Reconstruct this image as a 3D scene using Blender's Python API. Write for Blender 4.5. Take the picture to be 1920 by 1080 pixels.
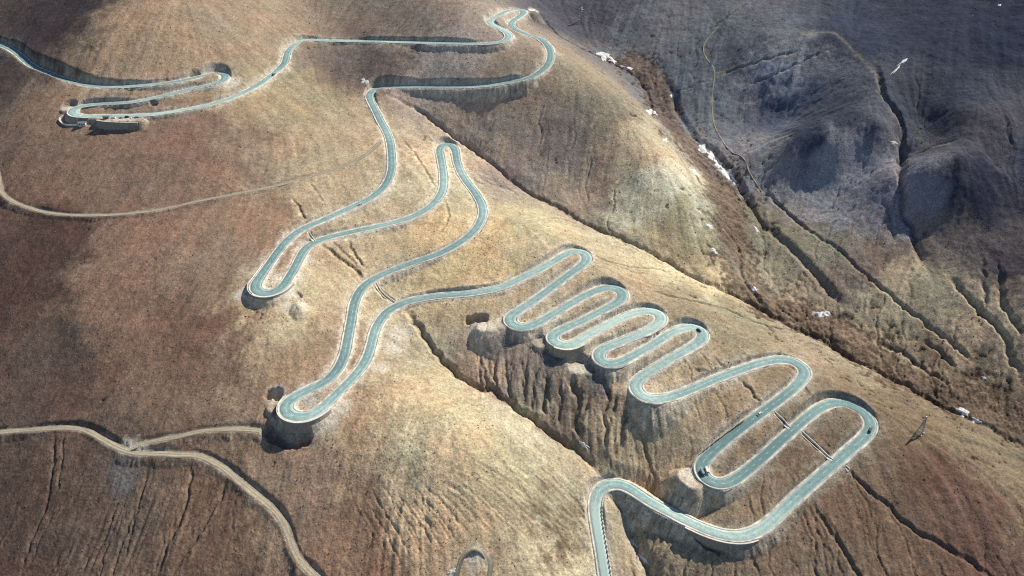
import bpy, bmesh, math, random
import numpy as np
from mathutils import Vector, Matrix

for o in list(bpy.data.objects):
    bpy.data.objects.remove(o, do_unlink=True)
scene = bpy.context.scene
COL = scene.collection
random.seed(7)
RNG = np.random.default_rng(11)

# ------------------------------------------------------------------ camera
PITCH = math.radians(34.0)
FPX = 1283.0                      # focal length in pixels of the 1920 px wide photograph
CAMZ = 330.0
cam_data = bpy.data.cameras.new('camera')
cam_data.sensor_width = 36.0
cam_data.lens = 36.0 * FPX / 1920.0
cam_data.clip_start = 1.0
cam_data.clip_end = 6000.0
cam = bpy.data.objects.new('camera', cam_data)
cam.location = (0, 0, CAMZ)
cam.rotation_euler = (math.pi / 2 - PITCH, 0, 0)
COL.objects.link(cam)
scene.camera = cam

# ------------------------------------------------------------------ sky and sun
SUN_DIR = np.array([0.80, 0.60]); SUN_DIR = SUN_DIR / np.linalg.norm(SUN_DIR)
SUN_EL = math.radians(42.0)
world = bpy.data.worlds.new('World')
scene.world = world
world.use_nodes = True
wn = world.node_tree.nodes
sky = wn.new('ShaderNodeTexSky')
sky.sky_type = 'NISHITA'
sky.sun_disc = False
sky.sun_elevation = SUN_EL
sky.sun_rotation = math.atan2(SUN_DIR[0], SUN_DIR[1])
sky.altitude = 4000
wn['Background'].inputs['Strength'].default_value = 0.078
world.node_tree.links.new(sky.outputs['Color'], wn['Background'].inputs['Color'])
sd = bpy.data.lights.new('sun', 'SUN')
sd.energy = 4.2
sd.angle = math.radians(0.53)
sd.color = (1.0, 0.93, 0.82)
sun = bpy.data.objects.new('sun', sd)
L = np.array([SUN_DIR[0] * math.cos(SUN_EL), SUN_DIR[1] * math.cos(SUN_EL), math.sin(SUN_EL)])
sun.rotation_euler = Vector(L).to_track_quat('Z', 'Y').to_euler()
sun.location = tuple(L * 900)
COL.objects.link(sun)
scene.cycles.use_denoising = False
scene.cycles.pixel_filter_type = 'BLACKMAN_HARRIS'
scene.cycles.filter_width = 1.15
scene.view_settings.view_transform = 'Standard'
scene.view_settings.look = 'None'
scene.view_settings.exposure = 0.57
scene.view_settings.gamma = 1.0
scene.view_settings.use_curve_mapping = False

# ------------------------------------------------------------------ pixel -> direction
SLOPE = math.tan(math.radians(15.0))
Y0 = 489.0                        # the mean slope passes z = 0 at this distance
sp_, cp_ = math.sin(PITCH), math.cos(PITCH)


def rays(px, py):
    px = np.asarray(px, float); py = np.asarray(py, float)
    s = (px - 960.0) / FPX
    t = (540.0 - py) / FPX
    return s, cp_ + t * sp_, -sp_ + t * cp_


def hit_mean(px, py, h):
    """where the view ray meets the mean slope raised by h"""
    dx, dy, dz = rays(px, py)
    k = (SLOPE * (-Y0) + h - CAMZ) / (dz - SLOPE * dy)
    return k * dx, k * dy, CAMZ + k * dz


def hit_z(px, py, z):
    dx, dy, dz = rays(px, py)
    k = (z - CAMZ) / dz
    return k * dx, k * dy


# ------------------------------------------------------------------ land form: valleys, spurs and hills (px, py, metres off the mean slope)
LAND = [
 # main valley floor
 (1000,-40,-22),(1030,25,-30),(1130,100,-42),(1230,205,-52),(1330,330,-58),(1400,480,-60),(1540,600,-60),(1700,705,-60),(1900,815,-60),(2060,920,-60),
 # spur crest between main valley and the switchback ravine
 (810,-5,20),(915,30,24),(960,58,20),(1050,110,18),(1150,180,8),(1240,290,-10),(1310,400,-32),(1390,520,-52),
 # ravine on its left
 (540,0,0),(600,60,-10),(640,115,-13),(690,155,-17),(780,205,-22),(880,268,-29),(1000,362,-34),(1100,415,-38),(1250,487,-46),(1400,560,-55),(1550,640,-59),(1700,712,-61),
 (760,60,6),(720,110,-3),(850,120,7),(900,190,-4),(1030,260,-14),(1150,330,-24),
 # switchback spur crest
 (620,330,-2),(720,250,-12),(830,300,-18),(860,340,-16),(1000,420,-6),(1150,500,-13),(1180,555,-13),(1250,590,-16),(1300,580,-19),(1330,625,-19),(1500,680,-29),(1680,770,-36),(1850,880,-42),(2000,1000,-48),
 (760,400,-10),(950,500,-6),
 # switchback side above the gorge
 (830,585,-14),(900,610,-10),(960,600,-10),(1000,652,-10),(930,640,-11),(1045,630,-11),(1090,700,-14),(1130,665,-14),(1190,750,-18),(1195,715,-18),(1280,830,-33),(1330,920,-37),(1250,860,-40),(1225,905,-49),(1275,935,-48),
 (1450,800,-28),(1500,930,-34),(1600,860,-32),(1700,1000,-40),(1850,1050,-50),(1500,1060,-44),(1380,1060,-42),(1300,1050,-45),(1250,1000,-46),
 # gorge
 (690,525,-14),(750,582,-20),(830,672,-18),(900,724,-21),(980,772,-26),(1060,822,-32),(1115,865,-39),(1165,930,-44),(1195,1010,-50),(1230,1080,-54),(1280,1160,-62),
 # left knoll and its flanks
 (700,680,-6),(760,740,0),(860,770,2),(950,800,-9),(1040,850,-30),(870,860,2),(860,960,-12),(980,920,-18),(1060,970,-38),(1105,1010,-46),(950,1045,-30),(1060,1080,-46),(860,1060,-26),
 (620,820,-4),(700,920,-10),(560,900,-12),(520,1000,-22),(650,1060,-24),
 # big left hillside
 (420,320,2),(300,380,0),(120,380,-8),(0,360,-18),(200,520,-6),(0,520,-26),(400,480,4),(560,520,4),(480,640,4),(300,680,-6),(100,680,-22),(0,700,-30),(420,760,-4),(250,780,-10),
 (100,860,-24),(300,880,-16),(420,900,-14),(0,960,-34),(200,1000,-28),(380,1040,-26),(0,1100,-40),(-200,700,-52),(-200,300,-38),
 # upper left hill
 (240,25,36),(330,60,32),(430,40,24),(480,-10,20),(300,110,22),(150,90,20),(200,140,12),(60,40,4),(0,70,-6),(100,0,14),(-60,-30,-10),(470,120,8),(560,140,-12),(520,240,-2),(400,190,8),(250,240,4),(80,240,-4),(-60,180,-16),
 (250,-120,40),(700,-120,22),(1000,-150,-16),
 # far side of the valley
 (1380,125,-28),(1450,100,-8),(1540,65,10),(1450,172,-28),(1530,135,-9),(1480,228,-43),(1430,200,-42),(1400,303,-47),(1490,284,-24),(1555,262,-8),(1530,325,-38),(1610,310,-26),(1640,150,13),(1660,230,7),(1672,330,-11),(1693,300,-20),(1740,300,8),(1800,285,19),(1740,235,-4),(1840,400,-6),(1760,420,-20),
 (1180,-20,-16),(1230,80,-28),(1330,60,-20),(1300,180,-46),(1350,240,-52),(1420,350,-54),(1600,40,8),(1500,460,-52),(1600,500,-46),(1700,400,-26),
 (1780,60,30),(1800,200,24),(1900,30,38),(1900,180,26),(1860,300,8),(1900,400,-6),(1900,520,-18),(1750,560,-40),(1850,620,-38),(1900,700,-46),(2060,300,28),(2060,600,-10),(2100,100,52),(1900,-120,56),(1500,-120,10),
]
LA = np.array(LAND, float)
lx, ly, lz = hit_mean(LA[:, 0], LA[:, 1], LA[:, 2])


def tps_fit(x, y, v, lam):
    n = len(x)
    r2 = (x[:, None] - x[None]) ** 2 + (y[:, None] - y[None]) ** 2
    K = 0.5 * r2 * np.log(r2 + 1e-9)
    K[np.diag_indices(n)] = lam
    P = np.stack([np.ones(n), x, y], 1)
    A = np.zeros((n + 3, n + 3)); A[:n, :n] = K; A[:n, n:] = P; A[n:, :n] = P.T
    return np.linalg.solve(A, np.concatenate([v, np.zeros(3)]))


SC = 100.0
TW = tps_fit(lx / SC, ly / SC, LA[:, 2], 0.03)


def land_h(x, y):
    x = np.asarray(x, float).ravel() / SC; y = np.asarray(y, float).ravel() / SC
    out = np.empty(len(x))
    cx, cy = lx / SC, ly / SC
    for a in range(0, len(x), 60000):
        b = a + 60000
        r2 = (x[a:b, None] - cx) ** 2 + (y[a:b, None] - cy) ** 2
        out[a:b] = (0.5 * r2 * np.log(r2 + 1e-9)) @ TW[:-3] + TW[-3] + TW[-2] * x[a:b] + TW[-1] * y[a:b]
    return out


def to_land(px, py, n=14):
    """pixels -> points on the smooth land"""
    px = np.asarray(px, float); py = np.asarray(py, float)
    h = np.zeros_like(px)
    for i in range(n):
        x, y, z = hit_mean(px, py, h)
        h = 0.35 * h + 0.65 * np.clip(land_h(x, y), -90, 100)
    x, y, z = hit_mean(px, py, h)
    return np.stack([x, y, z], 1)


# ------------------------------------------------------------------ polylines
def flat(*a):
    return np.array(a, float).reshape(-1, 2)


def spline(p, step):
    """Catmull-Rom through p, resampled evenly"""
    p = np.asarray(p, float)
    q = np.vstack([2 * p[0] - p[1], p, 2 * p[-1] - p[-2]])
    out = []
    for i in range(1, len(q) - 2):
        a, b, c, d = q[i - 1], q[i], q[i + 1], q[i + 2]
        t = np.linspace(0, 1, 24, endpoint=False)[:, None]
        out.append(0.5 * (2 * b + (c - a) * t + (2 * a - 5 * b + 4 * c - d) * t ** 2 + (3 * b - a - 3 * c + d) * t ** 3))
    out = np.vstack(out + [p[-1:]])
    return resample(out, step)


def resample(p, step):
    s = np.concatenate([[0], np.cumsum(np.linalg.norm(np.diff(p[:, :2], axis=0), axis=1))])
    n = max(2, int(s[-1] / step) + 1)
    t = np.linspace(0, s[-1], n)
    return np.stack([np.interp(t, s, p[:, k]) for k in range(p.shape[1])], 1)


def gsmooth(v, sig):
    if sig <= 0: return v
    r = int(3 * sig) + 1
    k = np.exp(-0.5 * (np.arange(-r, r + 1) / sig) ** 2); k /= k.sum()
    v = np.asarray(v, float)
    if v.ndim == 1:
        lo = 2 * v[0] - v[1:r + 1][::-1] if len(v) > r else np.full(r, v[0])
        hi = 2 * v[-1] - v[-r - 1:-1][::-1] if len(v) > r else np.full(r, v[-1])
        return np.convolve(np.concatenate([lo, v, hi]), k, 'valid')
    return np.stack([gsmooth(v[:, i], sig) for i in range(v.shape[1])], 1)


MAIN = flat(-60,62,-20,76,0,84,22,93,38,105,55,120,75,131,100,141,130,152,165,160,200,163,240,162,290,158,330,153,365,146,395,139,412,137,423,140,424,147,412,154,390,160,360,166,320,176,290,183,250,191,200,194,165,197,145,201,134,208,140,215,160,217.5,200,217.5,250,216.5,290,214,320,210,360,203,400,194,430,185,460,172,490,155,510,140,525,128,535,115,538,100,545,90,560,80,580,75,620,76,680,77,760,79,840,81,900,82,930,80,948,76,956,69,951,61,938,54,924,47,916,40,928,33,945,23,958,19,974,18,984,21,980,27,966,36,957,44,960,51,972,58,990,65,1008,70,1020,78,1030,90,1033,105,1028,120,1015,133,995,145,960,153,920,160,870,163,800,163,740,163,712,165,697,170,692,180,697,193,703,205,710,220,718,235,727,252,732,270,734,290,735,312,731,330,722,348,707,362,690,374,667,385,637,398,607,412,580,423,557,435,537,452,520,473,503,497,487,520,478,534,481,545,492,550,508,549,523,543,533,534,543,518,557,493,568,472,580,459,600,450,627,442,667,433,713,423,753,413,783,402,807,387,823,370,831,353,832,330,828,303,824,283,828,273,838,270,849,273,854,283,856,300,862,318,873,338,890,360,902,380,906,397,902,413,892,430,873,447,850,462,820,477,787,488,753,500,720,513,697,525,680,538,670,553,663,573,659,597,653,630,648,657,640,680,627,700,607,717,580,730,553,743,537,757,535,769,543,778,563,782,583,778,600,768,620,750,640,730,660,710,677,690,690,667,697,643,703,620,713,600,727,583,747,572,773,563,820,555,870,551,905,546,940,538,980,520,1017,502,1050,483,1067,474,1083,471,1097,476,1102,485,1093,496,1070,512,1040,535,1010,557,983,575,960,590,954,600,960,608,977,614,997,610,1023,597,1057,577,1090,558,1120,544,1140,539,1158,542,1169,550,1166,560,1150,572,1123,585,1090,602,1060,615,1040,625,1034,635,1043,643,1063,648,1080,643,1103,628,1133,612,1167,595,1193,586,1213,583,1232,586,1241,595,1237,605,1220,617,1190,630,1157,643,1130,654,1121,666,1127,677,1143,682,1167,677,1193,663,1223,647,1253,627,1277,616,1297,613,1313,618,1319,628,1315,638,1297,650,1267,667,1233,687,1205,704,1192,716,1191,728,1200,740,1217,747,1243,747,1270,740,1303,727,1343,710,1383,695,1417,683,1447,676,1468,674,1488,678,1504,688,1510,698,1504,710,1493,723,1467,745,1433,770,1393,800,1357,828,1327,855,1315,870,1315,884,1323,897,1340,906,1358,907,1380,898,1413,872,1440,848,1467,823,1493,800,1520,777,1543,762,1567,755,1590,758,1613,769,1629,784,1633,800,1623,817,1597,840,1567,867,1537,893,1507,920,1477,947,1447,977,1420,996,1393,1005,1363,1004,1330,995,1300,982,1273,969,1247,956,1213,937,1187,919,1167,909,1147,907,1129,913,1118,930,1115,953,1118,980,1123,1010,1128,1040,1132,1067,1136,1095,1140,1130,1144,1180)
# raise or lower the road against the land where it runs on fill or in a cut (px, py, radius px, metres)
ROAD_DZ = [(60,130,120,-3.5),(180,165,90,-3),(130,208,50,3),(215,217,70,2),(680,78,130,-.5),(860,163,130,-.5),(1195,928,75,4.5),(500,548,45,.3),(565,775,50,4.5),(975,612,35,.6),(1060,645,35,1.0),(1145,680,35,.6),
           (1205,745,40,-1.5),(1345,905,45,0),(1600,765,70,-2.5),(1090,473,40,-1),(1160,541,40,-1.2),(1230,586,40,-1.2),(1310,615,40,-1.2),(1500,682,50,-1.5),(1340,1000,80,1.5),(1260,962,70,2),(840,270,40,-1)]
STEEP = [(505,552,30,1.05),(565,785,42,2.2),(975,615,30,1.5),(1063,650,26,5),(1345,906,40,1.4),(1330,1000,60,1.5),(210,222,75,2.2),(135,212,30,1.5)]

TRACKS = [
 ('dirt_track', 2.3, flat(-30,240,-14,290,-4,325,0,345,5,363,23,377,50,388,83,397,133,403,200,403,250,399,300,393,367,378,433,365,500,352,567,335,633,315,687,290,712,266),
  'pale dirt track contouring round the brown hillside below the highway lookout'),
 ('dirt_track', 2.5, flat(-80,816,0,810,67,805,117,802,157,806,187,820,213,835,240,846,267,850,300,850,333,852,367,853,393,862,420,878,447,900,477,925,507,950,530,977,543,1007,553,1037,570,1060,593,1082,640,1130),
  'wide pale dirt track winding down the brown hillside past rutted banks'),
 ('dirt_track', 2.3, flat(246,841,267,832,300,825,333,818,367,810,400,806,433,804,467,805,488,808),
  'short dirt branch leading to the pit under the walled hairpin'),
 ('dirt_track', 3.4, flat(846,1100,856,1066,867,1046,880,1035,895,1032,909,1040,917,1055,916,1072,906,1100),
  'short grey brown dirt loop at the foot of the ridged hillside'),
 ('lit_terrace_edge', 0.9, flat(1347,50,1320,83,1323,107,1340,133,1335,183,1340,233,1363,277,1393,297,1407,327,1430,357),  # pale strip stands for sunlight on the terrace edge
  'thin pale strip drawn for the sunlit terrace edge above the stream bed'),
]
# narrow cuts in the land: (depth m, half width m, pixels)
GULLIES = [
 (4, 15, flat(800,640,840,680,900,723,960,757,1000,783,1040,812,1080,838,1110,862,1130,890,1150,922,1172,948,1182,990,1197,1022,1215,1052,1228,1085,1250,1150)),
 (4, 8, flat(1140,900,1160,925,1178,950,1185,990,1200,1025,1216,1055,1230,1090)),
 (8, 10, flat(1152,893,1195,905,1240,930,1290,958)),
 (2.6, 3.2, flat(700,165,760,195,800,216,850,250,885,272,915,295,960,335,1000,362,1050,385,1100,415,1160,440,1215,465,1260,490,1300,515,1350,535,1400,558,1440,580,1480,605,1540,630,1600,665,1660,695,1720,730,1790,770,1850,800,1920,840,2000,890)),
 (4, 14, flat(760,195,850,250,915,295,1000,362,1100,415,1215,465,1300,515,1400,558,1480,605,1600,665,1720,730,1850,800)),
 (4.0, 3.6, flat(752,580,775,600,800,635,815,655,840,680,865,703,900,722,925,727,960,755,1000,783,1040,812,1080,838,1110,862,1130,890)),
 (1.8, 2.0, flat(1110,478,1140,488,1183,498,1227,503,1267,511)),
 (2.2, 2.2, flat(1215,545,1280,560,1323,568,1373,583,1407,598,1440,610,1480,617,1520,625)),
 (2.4, 2.3, flat(1577,872,1605,895,1625,915,1660,940,1690,970,1720,995,1780,1025,1830,1060,1880,1100)),
 (2.2, 2.2, flat(1530,950,1545,980,1570,1010,1600,1060,1620,1100)),
 (1.8, 1.8, flat(1337,670,1383,707,1410,733,1430,760)),
 (1.5, 1.7, flat(1300,690,1330,700,1352,712)),
 (1.3, 1.6, flat(100,812,102,853,95,903,85,953,67,997,50,1037,37,1085)),
 (1.0, 1.4, flat(120,812,115,870,105,930)),
 (1.3, 1.5, flat(280,867,267,920,247,970,230,1013,217,1053,205,1095)),
 (0.9, 1.2, flat(270,905,255,960,243,1010,235,1050)),
 (1.6, 1.7, flat(362,862,357,897,347,947,333,987,313,1027,295,1085)),
 (1.9, 1.9, flat(433,890,417,923,393,970,367,1010,333,1060,315,1095)),
 (1.0, 1.3, flat(217,947,200,997,173,1053,160,1085)),
 (1.8, 1.6, flat(548,373,563,393,573,413)), (1.6, 1.5, flat(577,433,590,450)),
 (2.6, 2.2, flat(604,457,633,480,660,500,683,520)), (2.0, 1.6, flat(653,453,667,480,683,500)), (1.4, 1.4, flat(620,452,650,478,676,505)), (2.6, 2.0, flat(703,533,720,553,740,567)),
 (1.0, 1.3, flat(580,343,595,362,607,380)), (1.6, 1.5, flat(753,260,777,287,797,317,818,353)),
 (1.4, 1.6, flat(833,377,842,400,833,427,817,447)),
 (2.0, 2.0, flat(900,667,907,700,920,727)), (1.8, 1.8, flat(925,673,927,700,932,730)), (2.0, 1.8, flat(945,670,950,710,955,745)), (2.4, 2.2, flat(980,683,980,720,978,755)),
 (3.2, 2.6, flat(1030,700,1023,740,1017,773)), (2.2, 2.0, flat(1005,690,1000,730,998,770)), (4.5, 4.0, flat(1068,705,1082,747,1078,790,1087,817)), (2.6, 2.2, flat(1113,730,1097,767,1090,793)),
 (2.4, 2.2, flat(1123,700,1140,740,1133,780,1137,807,1133,840)), (2.4, 2.0, flat(1160,740,1147,773,1140,807)), (3.4, 3.4, flat(1177,760,1165,817,1150,860)), (2.0, 2.0, flat(1050,715,1050,750,1048,795)),
 # far side of the valley
 (5, 4.5, flat(1640,120,1660,180,1683,213,1692,247,1693,267,1692,300,1694,360,1699,400,1717,427,1723,460,1735,488)), (3, 10, flat(1692,250,1694,360,1717,427,1735,488,1760,540)),
 (5, 8, flat(1238,140,1264,175,1268,202,1288,235,1303,259,1330,277,1352,303,1377,335,1392,357,1420,400,1435,440)),
 (5, 7, flat(1427,415,1467,448,1507,487,1537,520,1560,550,1582,576)),
 (2.4, 2.6, flat(1420,345,1480,400,1520,433,1567,463,1613,503,1663,547,1713,590,1757,623,1800,660,1850,700)),
 (3.2, 3.6, flat(1780,510,1800,540,1830,573,1853,597,1880,623,1897,670,1918,710)), (3.0, 3.4, flat(1877,505,1880,567,1897,593,1925,630)),
 (2.0, 2.4, flat(1840,480,1846,530,1850,575)), (2.4, 2.6, flat(1733,637,1760,660,1790,690)), (1.6, 2.0, flat(1650,370,1668,400,1680,450)),
 (2.0, 2.4, flat(1330,60,1345,45,1370,30,1400,5)), (1.6, 2.0, flat(1345,140,1420,115,1500,95)), (1.4, 2.0, flat(1270,172,1330,150)), (1.6, 2.0, flat(1400,160,1480,125,1560,90)),
 (3.2, 3.2, flat(1010,20,1040,60,1080,85,1120,105,1170,130,1200,150,1220,190,1225,230)),
 (1.4, 1.5, flat(1440,560,1500,600,1540,590)), (2.4, 2.6, flat(1355,420,1385,470,1390,510,1410,545,1440,575)),
 (2.2, 2.4, flat(1640,640,1690,660,1730,690,1790,730)), (1.8, 2.0, flat(1410,380,1425,410,1440,430)),
]
# trenches of the concrete drains
DRAINS = [flat(1450,774,1466,787,1482,800), flat(1500,809,1530,835,1562,861), flat(1578,871,1592,882), flat(704,534,722,554,739,567), flat(577,434,583,442,590,449)]
for q in DRAINS: GULLIES.append((2.2, 2.4, q))
# scoured toe below the lowest bend
tq = spline(flat(1362,1021,1385,1026,1410,1022,1440,1008,1466,988), 4.6)
for x, y in tq: GULLIES.append((random.uniform(.9, 1.6), .95, flat(x, y - 5, x + 2, y + 1, x + 4, y + 7)))
# ridged fan of rills on the knoll
cA = flat(890,862,960,900,1030,955,1112,1008); cB = flat(800,905,845,945,880,985,893,1006); cC = flat(975,835,1040,880,1090,930,1112,975); cD = flat(640,905,660,960,690,1010,720,1075)
for c0, c1, n in ((cA, cC, 12), (cB, cA, 15), (cD, cB, 14)):
    for k in range(n):
        f = (k + random.uniform(0.1, 0.9)) / n
        q = c0 * (1 - f) + c1 * f
        a, b = random.uniform(0, .35), random.uniform(.75, 1)
        q = resample(q, 12); q = q[int(a * len(q)):int(b * len(q)) + 1] + RNG.normal(0, 1.2, (1, 2))
        if len(q) > 2: GULLIES.append((random.uniform(.3, .8), random.uniform(.75, 1.15), q))
# rills raking the steep gorge wall
for k in range(34):
    x = random.uniform(885, 1190); y0 = 640 + max(0, (x - 900)) * .36 + random.uniform(-4, 30)
    ln = random.uniform(30, 95)
    GULLIES.append((random.uniform(.5, 1.2), random.uniform(1.1, 2.0), flat(x, y0, x + random.uniform(-8, 10) - 4, y0 + ln * .5, x + random.uniform(-10, 10) - (x - 980) * .08, y0 + ln)))

# small water runs that find their own way down the fall line
def zl_(x, y): return (y - Y0) * SLOPE + land_h(x, y)


def to_px(x, y, z):
    dep = y * cp_ - (z - CAMZ) * sp_
    return 960 + FPX * x / dep, 540 - FPX * (y * sp_ + (z - CAMZ) * cp_) / dep


rs = []
for x0, x1, y0, y1, n in ((1300, 1900, 30, 420, 34), (1420, 1900, 420, 690, 26), (1400, 1900, 830, 1075, 30), (800, 1200, 180, 420, 18), (20, 480, 880, 1070, 14), (1120, 1500, 480, 660, 14), (1150, 1300, 780, 880, 10), (1180, 1420, 960, 1070, 14)):
    for k in range(n): rs.append((random.uniform(x0, x1), random.uniform(y0, y1)))
rs = np.array(rs); rp = to_land(rs[:, 0], rs[:, 1]); rx, ry = rp[:, 0].copy(), rp[:, 1].copy()
tr_ = []
ph_ = RNG.uniform(0, 6.28, len(rx))
for k in range(26):
    tr_.append(np.stack(to_px(rx, ry, zl_(rx, ry)), 1))
    gx_ = (land_h(rx + 2, ry) - land_h(rx - 2, ry)) / 4; gy_ = SLOPE + (land_h(rx, ry + 2) - land_h(rx, ry - 2)) / 4
    a_ = np.arctan2(-gy_, -gx_) + .35 * np.sin(k * .7 + ph_) + RNG.normal(0, .16, len(rx))
    rx += 4.5 * np.cos(a_); ry += 4.5 * np.sin(a_)
tr_ = np.array(tr_)
for i in range(len(rx)):
    m_ = int(RNG.integers(8, 26)); GULLIES.append((float(RNG.uniform(.35, 1.25)), float(RNG.uniform(.8, 1.5)), tr_[:m_, i]))

# ------------------------------------------------------------------ terrain grid: spacing grows with distance
NR, NC = 1010, 1240
YMIN, YMAX = 195.0, 1240.0
tv = np.linspace(0, 1, NR)
Yv = YMIN + (YMAX - YMIN) * (0.52 * tv + 0.48 * tv ** 2)


def halfw(y):
    return 0.748 * 1.14 * (432 + 0.679 * (y - 256))


U = np.linspace(-1, 1, NC)
GY = np.repeat(Yv[:, None], NC, 1)
GX = U[None] * halfw(Yv)[:, None]


def gidx(x, y):
    r = np.interp(y, Yv, np.arange(NR))
    c = (np.asarray(x) / halfw(np.asarray(y)) + 1) * 0.5 * (NC - 1)
    return r, np.clip(c, 0, NC - 1.001)


def bil(A, x, y):
    r, c = gidx(x, y)
    r = np.clip(r, 0, NR - 1.001)
    r0 = r.astype(int); c0 = c.astype(int); fr = r - r0; fc = c - c0
    return (A[r0, c0] * (1 - fr) * (1 - fc) + A[r0 + 1, c0] * fr * (1 - fc) + A[r0, c0 + 1] * (1 - fr) * fc + A[r0 + 1, c0 + 1] * fr * fc)


def window(x, y, R):
    r0, r1 = np.searchsorted(Yv, [y - R, y + R])
    r0 = max(0, r0 - 1); r1 = min(NR, r1 + 1)
    if r1 <= r0: return None
    w0, w1 = halfw(Yv[r0]), halfw(Yv[r1 - 1])
    lo = min((x - R) / w0, (x - R) / w1); hi = max((x + R) / w0, (x + R) / w1)
    c0 = max(0, int((lo + 1) * .5 * (NC - 1)) - 1); c1 = min(NC, int((hi + 1) * .5 * (NC - 1)) + 3)
    if c1 <= c0: return None
    return slice(r0, r1), slice(c0, c1)


# gradient noise
def hash2(ix, iy, seed):
    h = (ix.astype(np.int64) * 374761393 + iy.astype(np.int64) * 668265263 + seed * 1442695041) & 0xffffffff
    h = ((h ^ (h >> 13)) * 1274126177) & 0xffffffff
    return h ^ (h >> 16)


def perlin(x, y, seed=0):
    ix = np.floor(x); iy = np.floor(y)
    fx = x - ix; fy = y - iy
    ux = fx * fx * fx * (fx * (fx * 6 - 15) + 10); uy = fy * fy * fy * (fy * (fy * 6 - 15) + 10)
    def g(ax, ay, dx, dy):
        a = (hash2(ax, ay, seed) & 1023) * (2 * math.pi / 1024)
        return np.cos(a) * dx + np.sin(a) * dy
    n00 = g(ix, iy, fx, fy); n10 = g(ix + 1, iy, fx - 1, fy)
    n01 = g(ix, iy + 1, fx, fy - 1); n11 = g(ix + 1, iy + 1, fx - 1, fy - 1)
    return 1.5 * ((n00 * (1 - ux) + n10 * ux) * (1 - uy) + (n01 * (1 - ux) + n11 * ux) * uy)


def fbm(x, y, wl, octs, seed, gain=.5):
    v = 0; a = 1.0
    for i in range(octs):
        v = v + a * perlin(x / wl + 17.3 * i, y / wl - 9.1 * i, seed + i); a *= gain; wl *= .5
    return v


HL = land_h(GX, GY).reshape(NR, NC)
HL = np.clip(HL, -110, 140)
Z = (GY - Y0) * SLOPE + HL
ZSM = Z.copy()                      # smooth land

# downhill direction of the smooth land
dZdr = np.gradient(ZSM, axis=0) / np.gradient(Yv)[:, None]
dx_row = (GX[:, 1] - GX[:, 0])[:, None]
gx = np.gradient(ZSM, axis=1) / dx_row
kx = GX / halfw(GY) * 0.748 * 1.14 * 0.679     # column lines lean outwards
gy = dZdr - gx * kx
gl = np.sqrt(gx * gx + gy * gy) + 1e-6
NDL = (-gx * L[0] - gy * L[1] + L[2]) / np.sqrt(1 + gl * gl)

# streaks that follow the fall line (noise carried along the slope)
def streaks(cell, steps, ds, seed, sub=2):
    xs = GX[::sub, ::sub].copy(); ys = GY[::sub, ::sub].copy()
    acc = np.zeros_like(xs); W = 0
    ux = gx / gl; uy = gy / gl
    for sgn in (1, -1):
        x = xs.copy(); y = ys.copy()
        for k in range(steps):
            r, c = gidx(x, y)
            ri = np.clip(np.rint(r).astype(int), 0, NR - 1); ci = np.rint(c).astype(int)
            x = x + sgn * ds * ux[ri, ci]; y = y + sgn * ds * uy[ri, ci]
            w = 0.5 + 0.5 * math.cos(math.pi * k / steps)
            acc += w * perlin(x / cell, y / cell, seed); W += w
    acc /= acc.std()
    r = np.arange(NR) / sub; c = np.arange(NC) / sub
    r0 = np.minimum(r.astype(int), acc.shape[0] - 2); c0 = np.minimum(c.astype(int), acc.shape[1] - 2)
    fr = (r - r0)[:, None]; fc = (c - c0)[None]
    A = acc[r0] * (1 - fr) + acc[r0 + 1] * fr
    return A[:, c0] * (1 - fc) + A[:, c0 + 1] * fc


ST1 = streaks(3.2, 22, 2.0, 3)
ST2 = streaks(9.0, 24, 3.5, 5)

# relief
N_BIG = fbm(GX, GY, 90, 3, 21)
N_MID = fbm(GX, GY, 22, 4, 31)
N_FINE = fbm(GX, GY, 5, 3, 41)
N_TINY = perlin(GX / 1.9, GY / 1.9, 51) + .8 * perlin(GX / 1.1, GY / 1.1, 52)


def px_field(pts, rad, sharp=1.0):
    """soft mask round pixel positions on the land"""
    m = np.zeros((NR, NC))
    for (a, b, r) in pts:
        p = to_land([a], [b])[0]
        d2 = ((GX - p[0]) ** 2 + (GY - p[1]) ** 2) / r ** 2
        m = np.maximum(m, np.exp(-d2 * sharp))
    return m


rough_far = 1 / (1 + np.exp(-(bil(GX, GX, GY) * 0 + GX - (60 + 0.35 * (980 - GY))) / 30))   # the broken far side of the valley
Z = Z + 1.6 * N_BIG + 0.55 * N_MID * (1 + .5 * rough_far) + 0.18 * N_FINE * (1 + .6 * rough_far) + (0.08 + .08 * np.clip((520 - GY) / 200, 0, 1)) * N_TINY
RILL = px_field([(1000,720,34),(1080,760,34),(1130,800,25),(1000,950,26),(1060,980,20),(930,690,25),(760,1020,26),(250,1000,45),(1250,1010,16),(1300,1040,16),(1210,960,10)], 0)
Z = Z - (0.04 + .03 * rough_far + .12 * RILL) * ST1 * np.clip(gl * 3, .4, 1.4) - 0.45 * np.clip(ST2, -2, 2) * (0.3 + .35 * rough_far + .1 * RILL)

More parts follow.
